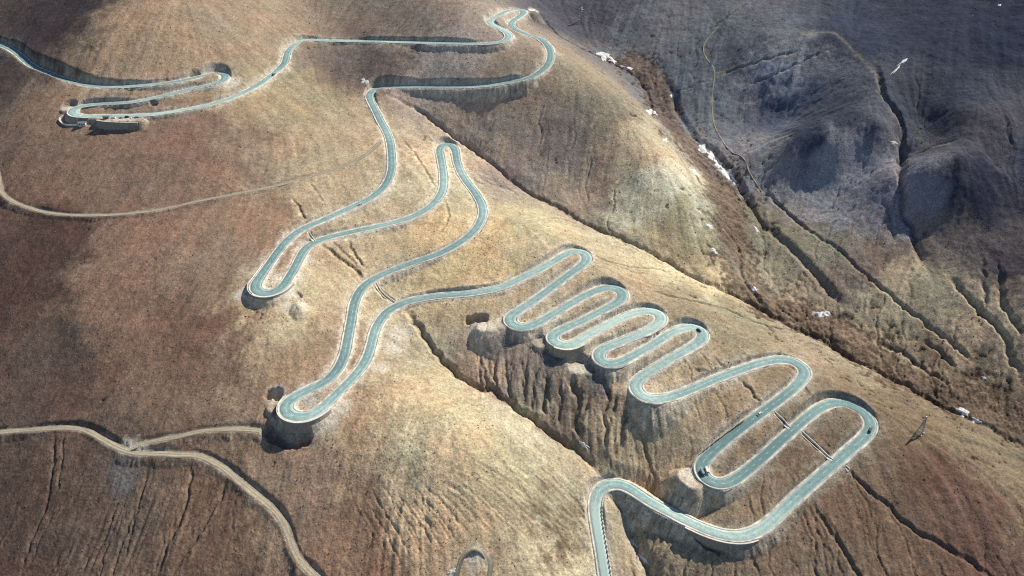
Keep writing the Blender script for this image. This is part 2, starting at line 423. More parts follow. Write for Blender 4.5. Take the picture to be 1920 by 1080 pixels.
# ------------------------------------------------------------------ cut the gullies
GULLIES = [(d * .8 if (880 < q[0][0] < 1195 and 635 < q[0][1] < 775 and w < 4.5) else d, w, q) for d, w, q in GULLIES]
GUL = np.zeros((NR, NC)); GULD = np.full((NR, NC), 99.0)
for depth, hw, pp in GULLIES:
    q = to_land(*spline(pp, 3.0).T)
    q = resample(q, min(1.2, hw * .5))
    n = len(q)
    if hw < 7:
        s = np.arange(n)
        wob = fbm(s / 8.0 + hw * 31, s * 0 + depth * 7.7, 1.0, 2, 61)
        tang = np.gradient(q[:, :2], axis=0); tang /= np.linalg.norm(tang, axis=1)[:, None] + 1e-9
        q[:, 0] -= tang[:, 1] * wob * min(hw, 2.5) * .8; q[:, 1] += tang[:, 0] * wob * min(hw, 2.5) * .8
    D = np.full((NR, NC), 1e9, np.float32) if hw > 7 else None
    T = np.minimum(np.arange(n) / (0.12 * n + 1), np.arange(n)[::-1] / (0.10 * n + 1)); T = np.clip(T, 0.05, 1)
    R = hw * 1.6
    C = np.zeros((NR, NC), np.float32)
    for i in range(n):
        w = window(q[i, 0], q[i, 1], R)
        if w is None: continue
        d = np.hypot(GX[w] - q[i, 0], GY[w] - q[i, 1]) * (1 + (.06 if hw < 2.6 else .2) * N_FINE[w] * (hw < 7) + .12 * N_MID[w])
        v = T[i] * np.clip(1 - d / hw, 0, 1) ** (0.8 if hw < 7 else 1.25)
        C[w] = np.maximum(C[w], v)
        if hw < 7: GULD[w] = np.minimum(GULD[w], d)
    Z -= depth * C
    if hw < 7: GUL = np.maximum(GUL, C * min(1, depth / 2))

# ------------------------------------------------------------------ roads on the land: level along their length, benched into the slope
def profile(pp, sig_xy, sig_z, step, dzs=()):
    p2 = spline(pp, 2.0)
    p2 = gsmooth(p2, sig_xy)
    P = to_land(p2[:, 0], p2[:, 1])
    dz = np.zeros(len(p2))
    for (a, b, r, v) in dzs:
        dz += v * np.exp(-((p2[:, 0] - a) ** 2 + (p2[:, 1] - b) ** 2) / (2 * (r * .55) ** 2))
    z0 = P[:, 2] + dz
    for it in range(2):
        s = np.concatenate([[0], np.cumsum(np.linalg.norm(np.diff(P[:, :2], axis=0), axis=1))])
        t = np.arange(0, s[-1], 2.0)
        zs = gsmooth(np.interp(t, s, z0), sig_z / 2.0)
        z = np.interp(s, t, zs)
        x, y = hit_z(p2[:, 0], p2[:, 1], z)
        P = np.stack([x, y, z], 1)
    Q = np.column_stack([P, p2])
    Q = resample(Q, step)
    Q[:, :3] = gsmooth(Q[:, :3], 3.0 / step)
    return Q


ROAD = profile(MAIN, 2.2, 26, 1.5, ROAD_DZ)
UP = np.full((NR, NC), 1e9); LO = np.full((NR, NC), -1e9)
RD = np.full((NR, NC), 1e9); RZ = np.zeros((NR, NC)); RW = np.zeros((NR, NC)); RS = np.zeros((NR, NC))
RAG = 1 + .14 * N_FINE + .10 * N_MID + .04 * ST1
GX32 = GX


def bench(Q, w, cut, fill, reach, fillarr=None, curl=.02):
    for i in range(len(Q)):
        x, y, z = Q[i, :3]
        wd = window(x, y, reach)
        if wd is None: continue
        d = np.hypot(GX[wd] - x, GY[wd] - y)
        e = np.maximum(0, d - w)
        inside = d < reach
        f = fill if fillarr is None else fillarr[i]
        UP[wd] = np.where(inside, np.minimum(UP[wd], z + e * cut + .03 * e * e), UP[wd])
        LO[wd] = np.where(inside, np.maximum(LO[wd], z - e * f - curl * e * e), LO[wd])
        near = (d - w) < (RD[wd] - RW[wd])
        RZ[wd] = np.where(near, z, RZ[wd]); RW[wd] = np.where(near, w, RW[wd]); RD[wd] = np.where(near, d, RD[wd]); RS[wd] = np.where(near, i * 1.5, RS[wd])


fa = np.full(len(ROAD), 1.0)
for a, b, r, v in STEEP:
    k = np.exp(-((ROAD[:, 3] - a) ** 2 + (ROAD[:, 4] - b) ** 2) / (2 * (r * .6) ** 2))
    fa = np.maximum(fa, 1.0 + (v - 1.0) * np.clip(k * 1.6, 0, 1))
RQ = ROAD.copy(); RQ[:, 2] -= .22
bench(RQ, 5.9, 2.3, .8, 36, fa)
RDMAIN = RD.copy()
TR = []
for name, w, pp, lab in TRACKS:
    Q = profile(pp, 2.0, 12, 1.2)
    TR.append((name, w, Q, lab))
    if name != 'dirt_track' or 'loop' in lab:
        continue
    q = Q.copy(); q[:, 2] -= .06
    bench(q, w + .5, 1.2, .7, 12)

# levelled spoil platforms beside the hairpins (px, py, radius m, metres against the road, fill slope)
PADS = [(908,612,6,-1.6,.9),(922,611,7,-.8,.9),(938,606,7,-.4,.9),(1012,642,6,-2.2,1.2),(1085,690,7.5,-5.5,1.1),(1105,693,6,-5.5,1.1),(128,203,8,-.3,1.4),(470,548,5,-2.0,1.2),(1292,893,8,-.8,1.2),(1300,902,7,-.8,1.2),
        (515,762,6,-3.0,1.6),(524,778,5,-4.2,1.6),(545,796,4.5,-5.2,2.0),(190,222.5,6,0,2.4),(205,223.5,6,0,2.4),(220,224,6,0,2.4),(235,224.5,6,0,2.4),(250,225,6,0,2.2),(262,224,5,0,1.6),(996,22,7,-.2,1.0),(556,569,1.2,-5.6,.7),(560,573,1.0,-6.0,.75),(552,574,.8,-6.6,.7),(564,568,.8,-6.4,.7)]
for a, b, r, dz, f in PADS:
    j = np.argmin((ROAD[:, 3] - a) ** 2 + (ROAD[:, 4] - b) ** 2)
    z = ROAD[j, 2] + dz - .22
    x, y = hit_z(a, b, z)
    bench(np.array([[x, y, z]]), r, 1.3, f, r + 26, curl=.012)

ZN = Z.copy()
lo = np.where(LO > -1e8, ZN - np.maximum(0, 0) + 0, ZN)
soft = np.clip((RD - RW) / 5, 0, 1)
eu = UP + soft * (.5 * N_FINE + .8 * N_MID)
el = LO + soft * (.55 * N_FINE + 1.0 * N_MID)
UPr = np.where(UP < 1e8, np.where(UP > RZ + .01, eu, UP), 1e9)
LOr = np.where(LO > -1e8, np.where(LO < RZ - .01, el, LO), -1e9)
conf = LOr > UPr
Znew = np.clip(ZN, LOr, np.maximum(UPr, LOr))
Znew = np.where(conf, .5 * (LOr + UPr), Znew)
Znew = np.where(RD < RW, RZ, Znew)
BANK = np.clip(np.abs(Znew - ZN) / .8, 0, 1) * (RD > RW + .8) * (RD < 45)
HATCH = perlin(RS / 2.3, RD / 14 + 3.3, 81) + .7 * perlin(RS / 5.1, RD / 20, 82)
HATCH *= .35 + np.clip(.8 + 1.2 * perlin(RS / 38, RS * 0, 83), 0, 1.3)
Znew = Znew - .5 * BANK * HATCH * np.clip((RD - RW) / 3, 0, 1)
DISTURB = np.clip(np.abs(Znew - ZN) / .9, 0, 1) * (RD < 60)
CUTM = np.clip((ZN - Znew) / 1.2, 0, 1); FILLM = np.clip((Znew - ZN) / 1.2, 0, 1)
small = 1 - .75 * (RW < 4.0) * (RD < 20); CUTM *= small; FILLM *= small
Z = Znew

# pits dug beside the road (px list, radius m, depth)
PITS = [(flat(506,740,513,737,520,739), 3.2, 7.0), (flat(880,600,893,596,908,595), 3.0, 6.0), (flat(363,144,370,141), 3.5, 4.0), (flat(286,193,290,194), 2.5, 2.5), (flat(560,555,556,550), 2.2, 2.0),
        (flat(505,806,525,820,552,824,572,818), 4.0, 5.0), (flat(1303,985,1330,1004,1352,1012), 4.5, 6.0)]
PITM = np.zeros((NR, NC))
for pp, r, dep in PITS:
    q = spline(pp, 2.0)
    P = to_land(q[:, 0], q[:, 1])
    for _ in range(24):
        zz = .55 * P[:, 2] + .45 * bil(Z, P[:, 0], P[:, 1]); x, y = hit_z(q[:, 0], q[:, 1], zz); P = np.stack([x, y, zz], 1)
    C = np.zeros((NR, NC))
    for x, y, z in P:
        w = window(x, y, r * 2.2)
        d = np.hypot(GX[w] - x, GY[w] - y) * (1 + .15 * N_FINE[w])
        C[w] = np.maximum(C[w], np.clip((r * 1.45 - d) / (r * .45), 0, 1))
    C *= (RDMAIN > 5.2)
    Z -= dep * C
    PITM = np.maximum(PITM, C)


def ground(x, y):
    return bil(Z, np.asarray(x, float), np.asarray(y, float))


def to_ground(px, py, n=26):
    P = to_land(px, py)
    zz = P[:, 2]
    for _ in range(n):
        x, y = hit_z(px, py, zz)
        zz = .5 * zz + .5 * ground(x, y)
    x, y = hit_z(px, py, zz)
    return np.stack([x, y, ground(x, y)], 1)


# ------------------------------------------------------------------ ground cover colours (as seen in the photograph; the light they lie in is divided out)
COVER = [
 (300,80,155,133,115),(100,50,65,58,63),(450,60,174,152,133),(550,180,180,162,135),(650,240,188,167,142),(350,280,136,111,99),(150,330,122,100,91),(60,500,82,66,62),(250,500,133,108,95),(430,470,146,121,106),
 (350,650,111,89,80),(100,700,90,75,70),(600,650,166,141,119),(560,580,194,176,148),(780,330,207,191,163),(700,330,190,171,146),(1000,430,210,195,164),(900,480,202,178,142),(850,745,215,204,172),(1000,830,216,206,178),
 (940,790,222,213,185),(700,830,158,135,114),(620,880,132,109,98),(850,920,162,140,119),(700,980,116,94,82),(1000,950,148,128,109),(1060,920,164,148,125),(1030,1050,198,185,157),(500,880,128,110,97),(200,950,92,80,74),
 (400,1000,100,84,76),(50,1000,84,70,65),(1000,720,110,100,98),(1080,770,101,90,84),(930,690,128,113,101),(1100,590,164,145,123),(1000,560,174,156,133),(1250,800,152,136,118),(1200,860,134,119,103),(1450,880,131,115,99),
 (1600,950,112,93,81),(1750,950,108,85,76),(1850,1040,93,74,68),(1500,1040,113,96,85),(1300,500,191,175,147),(1500,620,155,140,122),(1350,590,178,162,137),(1700,800,137,119,100),(1880,880,149,133,112),(1350,780,149,131,111),
 (1560,820,123,107,93),(1300,1050,112,100,89),(1200,1000,151,137,118),(750,30,113,104,99),(850,120,122,114,114),(680,110,101,91,89),(900,220,118,107,102),(1000,300,123,114,112),(1100,340,125,114,106),(1200,280,173,157,136),
 (1250,350,178,168,148),(1150,190,154,142,127),(1300,450,152,143,121),(1080,130,171,155,135),(980,110,142,128,117),(1100,30,82,82,94),(1200,60,91,92,100),(1300,170,82,86,94),(1350,120,76,79,87),(1450,150,81,82,90),
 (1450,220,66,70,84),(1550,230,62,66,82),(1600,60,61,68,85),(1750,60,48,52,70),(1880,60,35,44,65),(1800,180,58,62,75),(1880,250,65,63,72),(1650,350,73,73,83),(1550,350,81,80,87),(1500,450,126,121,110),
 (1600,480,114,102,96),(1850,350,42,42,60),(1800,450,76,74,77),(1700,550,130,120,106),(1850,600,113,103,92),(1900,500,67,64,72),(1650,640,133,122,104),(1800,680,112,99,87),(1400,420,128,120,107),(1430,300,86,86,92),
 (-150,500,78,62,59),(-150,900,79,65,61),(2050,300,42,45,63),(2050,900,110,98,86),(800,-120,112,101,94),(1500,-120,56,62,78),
 (820,800,208,192,162),(900,850,200,182,150),(760,765,195,176,146),(1050,870,206,193,166),
]
CV = np.array(COVER, float)


def lin(c):
    c = np.asarray(c, float) / 255.0
    return np.where(c <= .04045, c / 12.92, ((c + .055) / 1.055) ** 2.4)


cp3 = to_land(CV[:, 0], CV[:, 1])
ndl = np.clip(bil(NDL, cp3[:, 0], cp3[:, 1]), .12, 1)
E_SUN, E_SKY = 1.32 * 1.13, 1.13 * np.array([.175, .21, .265])
light = (E_SUN * np.array([1, .93, .82]) * ndl[:, None] + E_SKY)
ALB = lin(CV[:, 2:5]) / light
GAIN = np.array([0.91,0.79,0.90,0.89,0.92,0.91,0.94,0.85,0.94,0.92,1.02,0.90,0.93,1.09,0.98,0.84,0.90,1.08,0.97,0.92,0.96,0.92,0.96,1.06,1.06,0.74,0.85,1.22,0.97,0.94,0.90,0.83,1.02,0.93,1.22,0.95,0.95,0.95,1.05,0.78,0.87,0.85,1.06,0.93,1.22,1.22,0.88,0.86,0.94,0.88,0.97,0.95,0.95,0.94,0.95,0.95,0.95,0.87,0.94,0.91,1.07,0.86,0.85,0.92,0.87,0.87,0.97,1.01,0.91,1.34,0.88,0.77,0.78,0.77,0.77,0.81,0.92,1.26,1.34,0.96,0.94,0.77,0.95,1.06,1.22,0.82,1.22,0.78,0.92,1.06,1.00,1.00,1.10,1.00,1.00,1.10,.95,.95,.95,.95])[:, None] * np.array([1.02, 1.015, .92])
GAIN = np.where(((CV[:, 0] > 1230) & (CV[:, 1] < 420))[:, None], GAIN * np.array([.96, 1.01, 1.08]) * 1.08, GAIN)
ALB = ALB * GAIN
ALB = np.clip(ALB * np.minimum(1, .64 / ALB.max(1, keepdims=True)), .015, .66)
# narrow radius for the last few small patches
rad = np.full(len(CV), 1.0)
wx = GX + 16 * N_MID + 6 * N_FINE + 2 * ST1 + 22 * N_BIG
wy = GY + 16 * np.roll(N_MID, 177, 1) + 6 * np.roll(N_FINE, 91, 0) + 24 * np.roll(N_BIG, 300, 1)
num = np.zeros((NR, NC, 3), np.float32); den = np.zeros((NR, NC), np.float32)
for k in range(len(CV)):
    d2 = (wx - cp3[k, 0]) ** 2 + (wy - cp3[k, 1]) ** 2
    if rad[k] == 1.0:
        w = 1.0 / (d2 + 220.0) ** 2.1
    else:
        w = 4.0 / (d2 * 6 + 260.0) ** 1.7 * np.exp(-d2 / 700.0)
    w = w.astype(np.float32)
    num += w[..., None] * ALB[k].astype(np.float32); den += w
CLR = num / den[..., None]
# tufts, patches and streaks of the turf
var = 1 + .11 * N_MID + .12 * N_FINE + .10 * N_TINY + (.02 + .05 * RILL) * np.clip(ST1, -2.2, 2.2) + .03 * np.clip(ST2, -2, 2)
var = np.clip(var, .45, 1.7)
CLR = CLR * var[..., None].astype(np.float32)
red = np.clip(fbm(GX, GY, 60, 4, 71) * 1.2, -1, 1)[..., None]
CLR = CLR * (1 + red * np.array([.06, -.01, -.03]))


def mix(mask, col, amount=1.0):
    global CLR
    m = np.clip(mask * amount, 0, 1)[..., None]
    CLR = CLR * (1 - m) + np.asarray(col) * m


SOIL = np.array([.42, .365, .285]); ROCKY = np.array([.20, .175, .15]); PALE = np.array([.60, .55, .45])
smear = np.clip(.75 + .4 * N_FINE + .25 * ST1, .25, 1)
# local soil takes after the slope it was dug from
own = np.clip(CLR.mean(2) / .22, .45, 1.15)[..., None]
for m, c, a in ((FILLM * smear, SOIL, .75), (CUTM * np.clip(.8 + .4 * N_FINE, .2, 1), ROCKY * 1.25, .8)):
    mm = np.clip(m * a, 0, 1)[..., None]
    CLR = CLR * (1 - mm) + np.asarray(c) * own * mm
CLR = CLR * (1 + .34 * np.clip(HATCH, -1.2, 1.2) * BANK)[..., None]
verge = np.exp(-np.clip(RDMAIN - 5.4, 0, 50) / (2.8 * np.clip(1 + .9 * N_MID, .4, 2))) * np.clip(.75 + .6 * N_FINE, 0, 1)
CLR = CLR * (1 - .8 * verge[..., None]) + PALE * np.clip(own, .75, 1.1) * .8 * verge[..., None]
mix(np.clip((RW + .6 + 1.2 * N_MID - RD) / 1.4 + .5 * N_FINE, 0, 1) * (RW < 5.0) * (RD < RDMAIN) * (RD < 9), np.array([.37, .325, .255]), .8)
mix(PITM, ROCKY, .7)
# paler lips of the gullies and darker beds
mix(np.clip(GUL * 1.3 - .25, 0, 1) * (RDMAIN > 6), np.array([.15, .115, .085]), .55)
lip = np.exp(-((GULD - 3.1) / 1.1) ** 2) * np.clip(.5 + N_FINE, 0, 1) * (RDMAIN > 6)
CLR = CLR * (1 + .30 * lip[..., None])


def band(pp, hw, soft, wob=.5):
    q = to_land(*spline(pp, 4.0).T)
    q = resample(q, max(1.5, hw * .4))
    m = np.full((NR, NC), 1e9)
    for x, y, z in q:
        w = window(x, y, hw * 2.5 + 4)
        if w is None: continue
        m[w] = np.minimum(m[w], np.hypot(GX[w] - x, GY[w] - y))
    return np.clip((hw - m * (1 + wob * N_MID * .6 + wob * N_FINE * .6)) / soft, 0, 1)


# red-brown bog of the valley floor
BOG = band(flat(1180,118,1225,150,1240,190,1262,240,1300,285,1345,345,1368,400,1372,450,1390,515,1430,560,1500,590,1560,625,1610,650,1660,690,1720,722,1800,745,1920,790), 22, 6, 1.0)
Z += BOG * (.45 * N_FINE + .35 * N_TINY + .5 * N_MID)
mix(BOG, np.array([.15, .102, .074]) * (1 + .6 * N_FINE[..., None] + .4 * N_MID[..., None] + .4 * N_TINY[..., None]), .75)
# grey-green scree fan beside it
SCREE = band(flat(1225,215,1290,320,1330,420,1380,500,1400,530), 5, 4)
mix(SCREE, np.array([.27, .265, .215]), .55)
mix(band(flat(1140,903,1165,940,1175,985,1190,1030,1215,1075), 3.2, 1.5), np.array([.45, .40, .32]), .6)
# dry tan grass on the crests of the far slope; last band paints the sunlit terrace edge
for pp, hw in ((flat(1342,140,1390,122,1440,108,1490,98), 4), (flat(1405,306,1440,294,1490,283), 2.6), (flat(1500,62,1555,62,1585,80,1615,110,1640,140,1660,185,1690,235), 3.2), (flat(1665,262,1700,262), 2.5), (flat(1720,255,1745,275,1780,268), 2.6), (flat(1440,560,1500,500,1560,470), 5), (flat(1335,185,1342,235,1366,280,1396,300,1412,335,1440,375), 2.0)):
    mix(band(pp, hw, hw * .9, .9), np.array([.25, .225, .175]), .6)
# grey spoil faces below the platforms
for a, b, r in ((940,648,11),(1120,715,9),(1040,672,8),(225,885,11),(235,910,8),(1000,1300,1)):
    p = to_ground([a], [b])[0]
    m = np.clip(1.4 - np.hypot(GX - p[0], GY - p[1]) / r * (1 + .3 * N_MID + .25 * N_FINE), 0, 1)
    mix(m, np.array([.17, .165, .16]) * (1 + .3 * N_FINE[..., None]), .75)
# pale trodden spoil about the big hairpins
for a, b, r in ((452,552,6),(468,540,6),(520,520,5),(506,528,5),(545,545,6),(560,520,6),(540,575,6),(575,485,5),(565,572,6),(580,757,8),(610,790,8),(640,765,6),(520,750,6),(750,625,10),(738,650,9),(715,690,6),(905,612,11),(1085,690,7),(440,152,6),(428,160,6),(1000,20,7),(230,222,9),(250,223,8),(205,222,6),(125,203,6),(1290,893,8),(238,842,5),(252,838,4),(268,845,4),(890,1045,6)):
    p = to_ground([a], [b])[0]
    m = np.clip(1.5 - np.hypot(GX - p[0], GY - p[1]) / r * (1 + .35 * N_MID + .35 * N_FINE), 0, 1)
    mix(m, np.array([.60, .55, .45]) * (1 + .2 * N_FINE[..., None]), .8)
CLR = np.clip(CLR, .012, .7)

# ------------------------------------------------------------------ materials
def node_mat(name):
    m = bpy.data.materials.new(name); m.use_nodes = True
    nt = m.node_tree
    b = nt.nodes['Principled BSDF']
    return m, nt, b


def ground_mat():
    m, nt, b = node_mat('ground_cover')
    N = nt.nodes.new; K = nt.links.new
    at = N('ShaderNodeAttribute'); at.attribute_name = 'cover'
    tc = N('ShaderNodeTexCoord')
    n1 = N('ShaderNodeTexNoise'); n1.inputs['Scale'].default_value = .62; n1.inputs['Detail'].default_value = 6; n1.inputs['Roughness'].default_value = .7
    n2 = N('ShaderNodeTexNoise'); n2.inputs['Scale'].default_value = .18; n2.inputs['Detail'].default_value = 6; n2.inputs['Roughness'].default_value = .65
    vo = N('ShaderNodeTexVoronoi'); vo.inputs['Scale'].default_value = .42
    for n in (n1, n2, vo): K(tc.outputs['Object'], n.inputs['Vector'])
    r1 = N('ShaderNodeMapRange'); r1.inputs[1].default_value = .28; r1.inputs[2].default_value = .72; r1.inputs[3].default_value = .50; r1.inputs[4].default_value = 1.50
    r2 = N('ShaderNodeMapRange'); r2.inputs[1].default_value = .3; r2.inputs[2].default_value = .7; r2.inputs[3].default_value = .82; r2.inputs[4].default_value = 1.18
    K(n1.outputs['Fac'], r1.inputs[0]); K(n2.outputs['Fac'], r2.inputs[0])
    mu = N('ShaderNodeMath'); mu.operation = 'MULTIPLY'; K(r1.outputs[0], mu.inputs[0]); K(r2.outputs[0], mu.inputs[1])
    vm = N('ShaderNodeVectorMath'); vm.operation = 'SCALE'; K(at.outputs['Color'], vm.inputs[0]); K(mu.outputs[0], vm.inputs['Scale'])
    K(vm.outputs[0], b.inputs['Base Color'])
    b.inputs['Roughness'].default_value = .95
    b.inputs['Specular IOR Level'].default_value = .08
    ad = N('ShaderNodeMath'); ad.operation = 'ADD'; K(n1.outputs['Fac'], ad.inputs[0]); K(n2.outputs['Fac'], ad.inputs[1])
    bp = N('ShaderNodeBump'); bp.inputs['Strength'].default_value = .75; bp.inputs['Distance'].default_value = .7
    K(ad.outputs[0], bp.inputs['Height']); K(bp.outputs[0], b.inputs['Normal'])
    return m


def plain(name, col, rough=.7, nscale=1.0, amt=.25, spec=.3, metal=0.0, bump=0.0):
    m, nt, b = node_mat(name)
    N = nt.nodes.new; K = nt.links.new
    tc = N('ShaderNodeTexCoord')
    n = N('ShaderNodeTexNoise'); n.inputs['Scale'].default_value = nscale; n.inputs['Detail'].default_value = 5; n.inputs['Roughness'].default_value = .65
    K(tc.outputs['Object'], n.inputs['Vector'])
    r = N('ShaderNodeMapRange'); r.inputs[1].default_value = .3; r.inputs[2].default_value = .7; r.inputs[3].default_value = 1 - amt; r.inputs[4].default_value = 1 + amt
    K(n.outputs['Fac'], r.inputs[0])
    rgb = N('ShaderNodeRGB'); rgb.outputs[0].default_value = (*col, 1)
    vm = N('ShaderNodeVectorMath'); vm.operation = 'SCALE'; K(rgb.outputs[0], vm.inputs[0]); K(r.outputs[0], vm.inputs['Scale'])
    K(vm.outputs[0], b.inputs['Base Color'])
    b.inputs['Roughness'].default_value = rough; b.inputs['Specular IOR Level'].default_value = spec; b.inputs['Metallic'].default_value = metal
    if bump:
        bp = N('ShaderNodeBump'); bp.inputs['Strength'].default_value = .6; bp.inputs['Distance'].default_value = bump
        K(n.outputs['Fac'], bp.inputs['Height']); K(bp.outputs[0], b.inputs['Normal'])
    return m


def asphalt_mat():
    m, nt, b = node_mat('worn_asphalt')
    N = nt.nodes.new; K = nt.links.new
    at = N('ShaderNodeAttribute'); at.attribute_name = 'lane'      # r: across (0..1), g: dust, b: along / 100
    sep = N('ShaderNodeSeparateColor'); K(at.outputs['Color'], sep.inputs[0])
    tc = N('ShaderNodeTexCoord')
    n1 = N('ShaderNodeTexNoise'); n1.inputs['Scale'].default_value = .22; n1.inputs['Detail'].default_value = 6; n1.inputs['Roughness'].default_value = .7
    K(tc.outputs['Object'], n1.inputs['Vector'])
    cmb = N('ShaderNodeCombineXYZ')
    m1 = N('ShaderNodeMath'); m1.operation = 'MULTIPLY'; m1.inputs[1].default_value = 16; K(sep.outputs[0], m1.inputs[0])
    m2 = N('ShaderNodeMath'); m2.operation = 'MULTIPLY'; m2.inputs[1].default_value = 5; K(sep.outputs[2], m2.inputs[0])
    K(m1.outputs[0], cmb.inputs[0]); K(m2.outputs[0], cmb.inputs[1])
    n2 = N('ShaderNodeTexNoise'); n2.inputs['Scale'].default_value = 1.0; n2.inputs['Detail'].default_value = 3; K(cmb.outputs[0], n2.inputs['Vector'])
    ad = N('ShaderNodeMath'); ad.operation = 'ADD'; K(n1.outputs['Fac'], ad.inputs[0]); K(n2.outputs['Fac'], ad.inputs[1])
    ad2 = N('ShaderNodeMath'); ad2.operation = 'ADD'; K(ad.outputs[0], ad2.inputs[0]); K(sep.outputs[1], ad2.inputs[1])
    r = N('ShaderNodeMapRange'); r.inputs[1].default_value = .86; r.inputs[2].default_value = 1.66; K(ad2.outputs[0], r.inputs[0])
    cr = N('ShaderNodeValToRGB'); K(r.outputs[0], cr.inputs[0])
    cr.color_ramp.elements[0].color = (.14, .235, .235, 1); cr.color_ramp.elements[1].color = (.47, .60, .54, 1)
    e = cr.color_ramp.elements.new(.5); e.color = (.25, .375, .365, 1)
    K(cr.outputs[0], b.inputs['Base Color'])
    b.inputs['Roughness'].default_value = .82; b.inputs['Specular IOR Level'].default_value = .25
    return m


M_GROUND = ground_mat()
M_ASPHALT = asphalt_mat()
M_CONC = plain('pale_concrete', (.66, .63, .55), .85, .5, .25, .2)
M_STRIP = plain('dusty_concrete_strip', (.60, .565, .48), .9, .2, .5, .15)
M_PAINT = plain('white_road_paint', (.66, .72, .66), .7, 1.5, .25, .2)
M_DIRT = plain('track_dirt', (.42, .34, .225), .95, .5, .3, .1, bump=.15)
M_DIRTDARK = plain('dark_track_dirt', (.16, .14, .12), .95, .5, .3, .1, bump=.15)
M_SNOW = plain('old_snow', (.66, .655, .64), .7, .8, .28, .2, bump=.3)
M_WALL = plain('rough_retaining_wall', (.30, .27, .22), .9, .8, .35, .15, bump=.2)
M_STEEL = plain('galvanised_steel', (.42, .43, .43), .45, 3, .12, .5, metal=.6)
M_WHITE = plain('white_vehicle_paint', (.72, .72, .70), .35, 2, .05, .5)
M_BLACK = plain('black_vehicle_paint', (.012, .012, .014), .3, 2, .1, .5)
M_GREYP = plain('grey_vehicle_paint', (.20, .21, .22), .35, 2, .08, .5)
M_GLASS = plain('dark_window_glass', (.012, .015, .018), .12, 2, .1, .6)
M_TYRE = plain('tyre_rubber', (.018, .018, .018), .85, 5, .2, .2)
M_LAMP = plain('lamp_lens', (.55, .45, .38), .25, 4, .1, .5)
M_PLASTER = plain('white_plaster', (.66, .63, .55), .9, .9, .15, .15)
M_ROOF = plain('blue_grey_sheet_roof', (.14, .19, .22), .6, 1.2, .18, .3)
M_WOOD = plain('dark_wood', (.055, .042, .040), .9, 1.5, .3, .15)  # dark tone of the slats stands for post shadows; also the hut door
M_ROCK = plain('field_stone', (.22, .19, .155), .95, 1.2, .35, .1)
M_SHRUB = plain('dry_shrub', (.055, .045, .034), .95, 1.5, .4, .05)

# ------------------------------------------------------------------ object helpers
def link(o):
    COL.objects.link(o); return o


def mesh_obj(name, verts, faces, mat, parent=None, smooth=False):
    me = bpy.data.meshes.new(name)
    me.from_pydata([tuple(map(float, v)) for v in verts], [], [tuple(int(i) for i in f) for f in faces])
    me.materials.append(mat)
    if smooth: me.polygons.foreach_set('use_smooth', [True] * len(me.polygons))
    me.update()
    o = link(bpy.data.objects.new(name, me))
    if parent is not None: o.parent = parent
    return o


def tag(o, label=None, cat=None, group=None, kind=None):
    if label: o['label'] = label
    if cat: o['category'] = cat
    if group: o['group'] = group
    if kind: o['kind'] = kind
    return o


def thing(name, label, cat, loc=(0, 0, 0), rz=0, group=None):
    o = link(bpy.data.objects.new(name, None))
    o.empty_display_size = .5
    o.location = tuple(map(float, loc)); o.rotation_euler = (0, 0, rz)
    return tag(o, label, cat, group)


class MB:
    def __init__(s): s.v = []; s.f = []
    def add(s, v, f):
        n = len(s.v); s.v += [tuple(p) for p in v]; s.f += [tuple(i + n for i in q) for q in f]
    def box(s, x0, x1, y0, y1, z0, z1, tx=0, ty=0):
        """box whose top is drawn in by tx, ty"""
        s.add([(x0, y0, z0), (x1, y0, z0), (x1, y1, z0), (x0, y1, z0), (x0 + tx, y0 + ty, z1), (x1 - tx, y0 + ty, z1), (x1 - tx, y1 - ty, z1), (x0 + tx, y1 - ty, z1)],
              [(0, 3, 2, 1), (4, 5, 6, 7), (0, 1, 5, 4), (1, 2, 6, 5), (2, 3, 7, 6), (3, 0, 4, 7)])
    def bar(s, a, b, r):
        a = Vector(a); b = Vector(b); d = (b - a).normalized()
        u = d.orthogonal().normalized(); w = d.cross(u)
        vs = [p + u * (r * i) + w * (r * j) for p in (a, b) for i, j in ((-1, -1), (1, -1), (1, 1), (-1, 1))]
        s.add(vs, [(0, 3, 2, 1), (4, 5, 6, 7), (0, 1, 5, 4), (1, 2, 6, 5), (2, 3, 7, 6), (3, 0, 4, 7)])
    def cyl(s, c, axis, r, h, n=12):
        c = Vector(c); ax = Vector(axis).normalized(); u = ax.orthogonal().normalized(); w = ax.cross(u)
        vs = [c + ax * (h * (k - .5)) + u * (r * math.cos(2 * math.pi * i / n)) + w * (r * math.sin(2 * math.pi * i / n)) for k in (0, 1) for i in range(n)]
        fs = [(i, (i + 1) % n, n + (i + 1) % n, n + i) for i in range(n)] + [tuple(range(n))[::-1], tuple(range(n, 2 * n))]
        s.add(vs, fs)
    def build(s, name, mat, parent=None, smooth=False): return mesh_obj(name, s.v, s.f, mat, parent, smooth)


# ------------------------------------------------------------------ the ground
me = bpy.data.meshes.new('ground')
nv = NR * NC
me.vertices.add(nv)
me.vertices.foreach_set('co', np.stack([GX, GY, Z], -1).astype(np.float32).ravel())
ii = (np.arange(NR - 1)[:, None] * NC + np.arange(NC - 1)[None]).ravel()
quads = np.stack([ii, ii + 1, ii + NC + 1, ii + NC], 1).astype(np.int32)
nf = len(quads)
me.loops.add(nf * 4); me.loops.foreach_set('vertex_index', quads.ravel())
me.polygons.add(nf); me.polygons.foreach_set('loop_start', np.arange(0, nf * 4, 4, dtype=np.int32))
me.polygons.foreach_set('use_smooth', np.ones(nf, bool))
me.update(calc_edges=True)
ca = me.color_attributes.new('cover', 'FLOAT_COLOR', 'POINT')
ca.data.foreach_set('color', np.concatenate([CLR, np.ones((NR, NC, 1))], -1).astype(np.float32).ravel())
me.materials.append(M_GROUND)
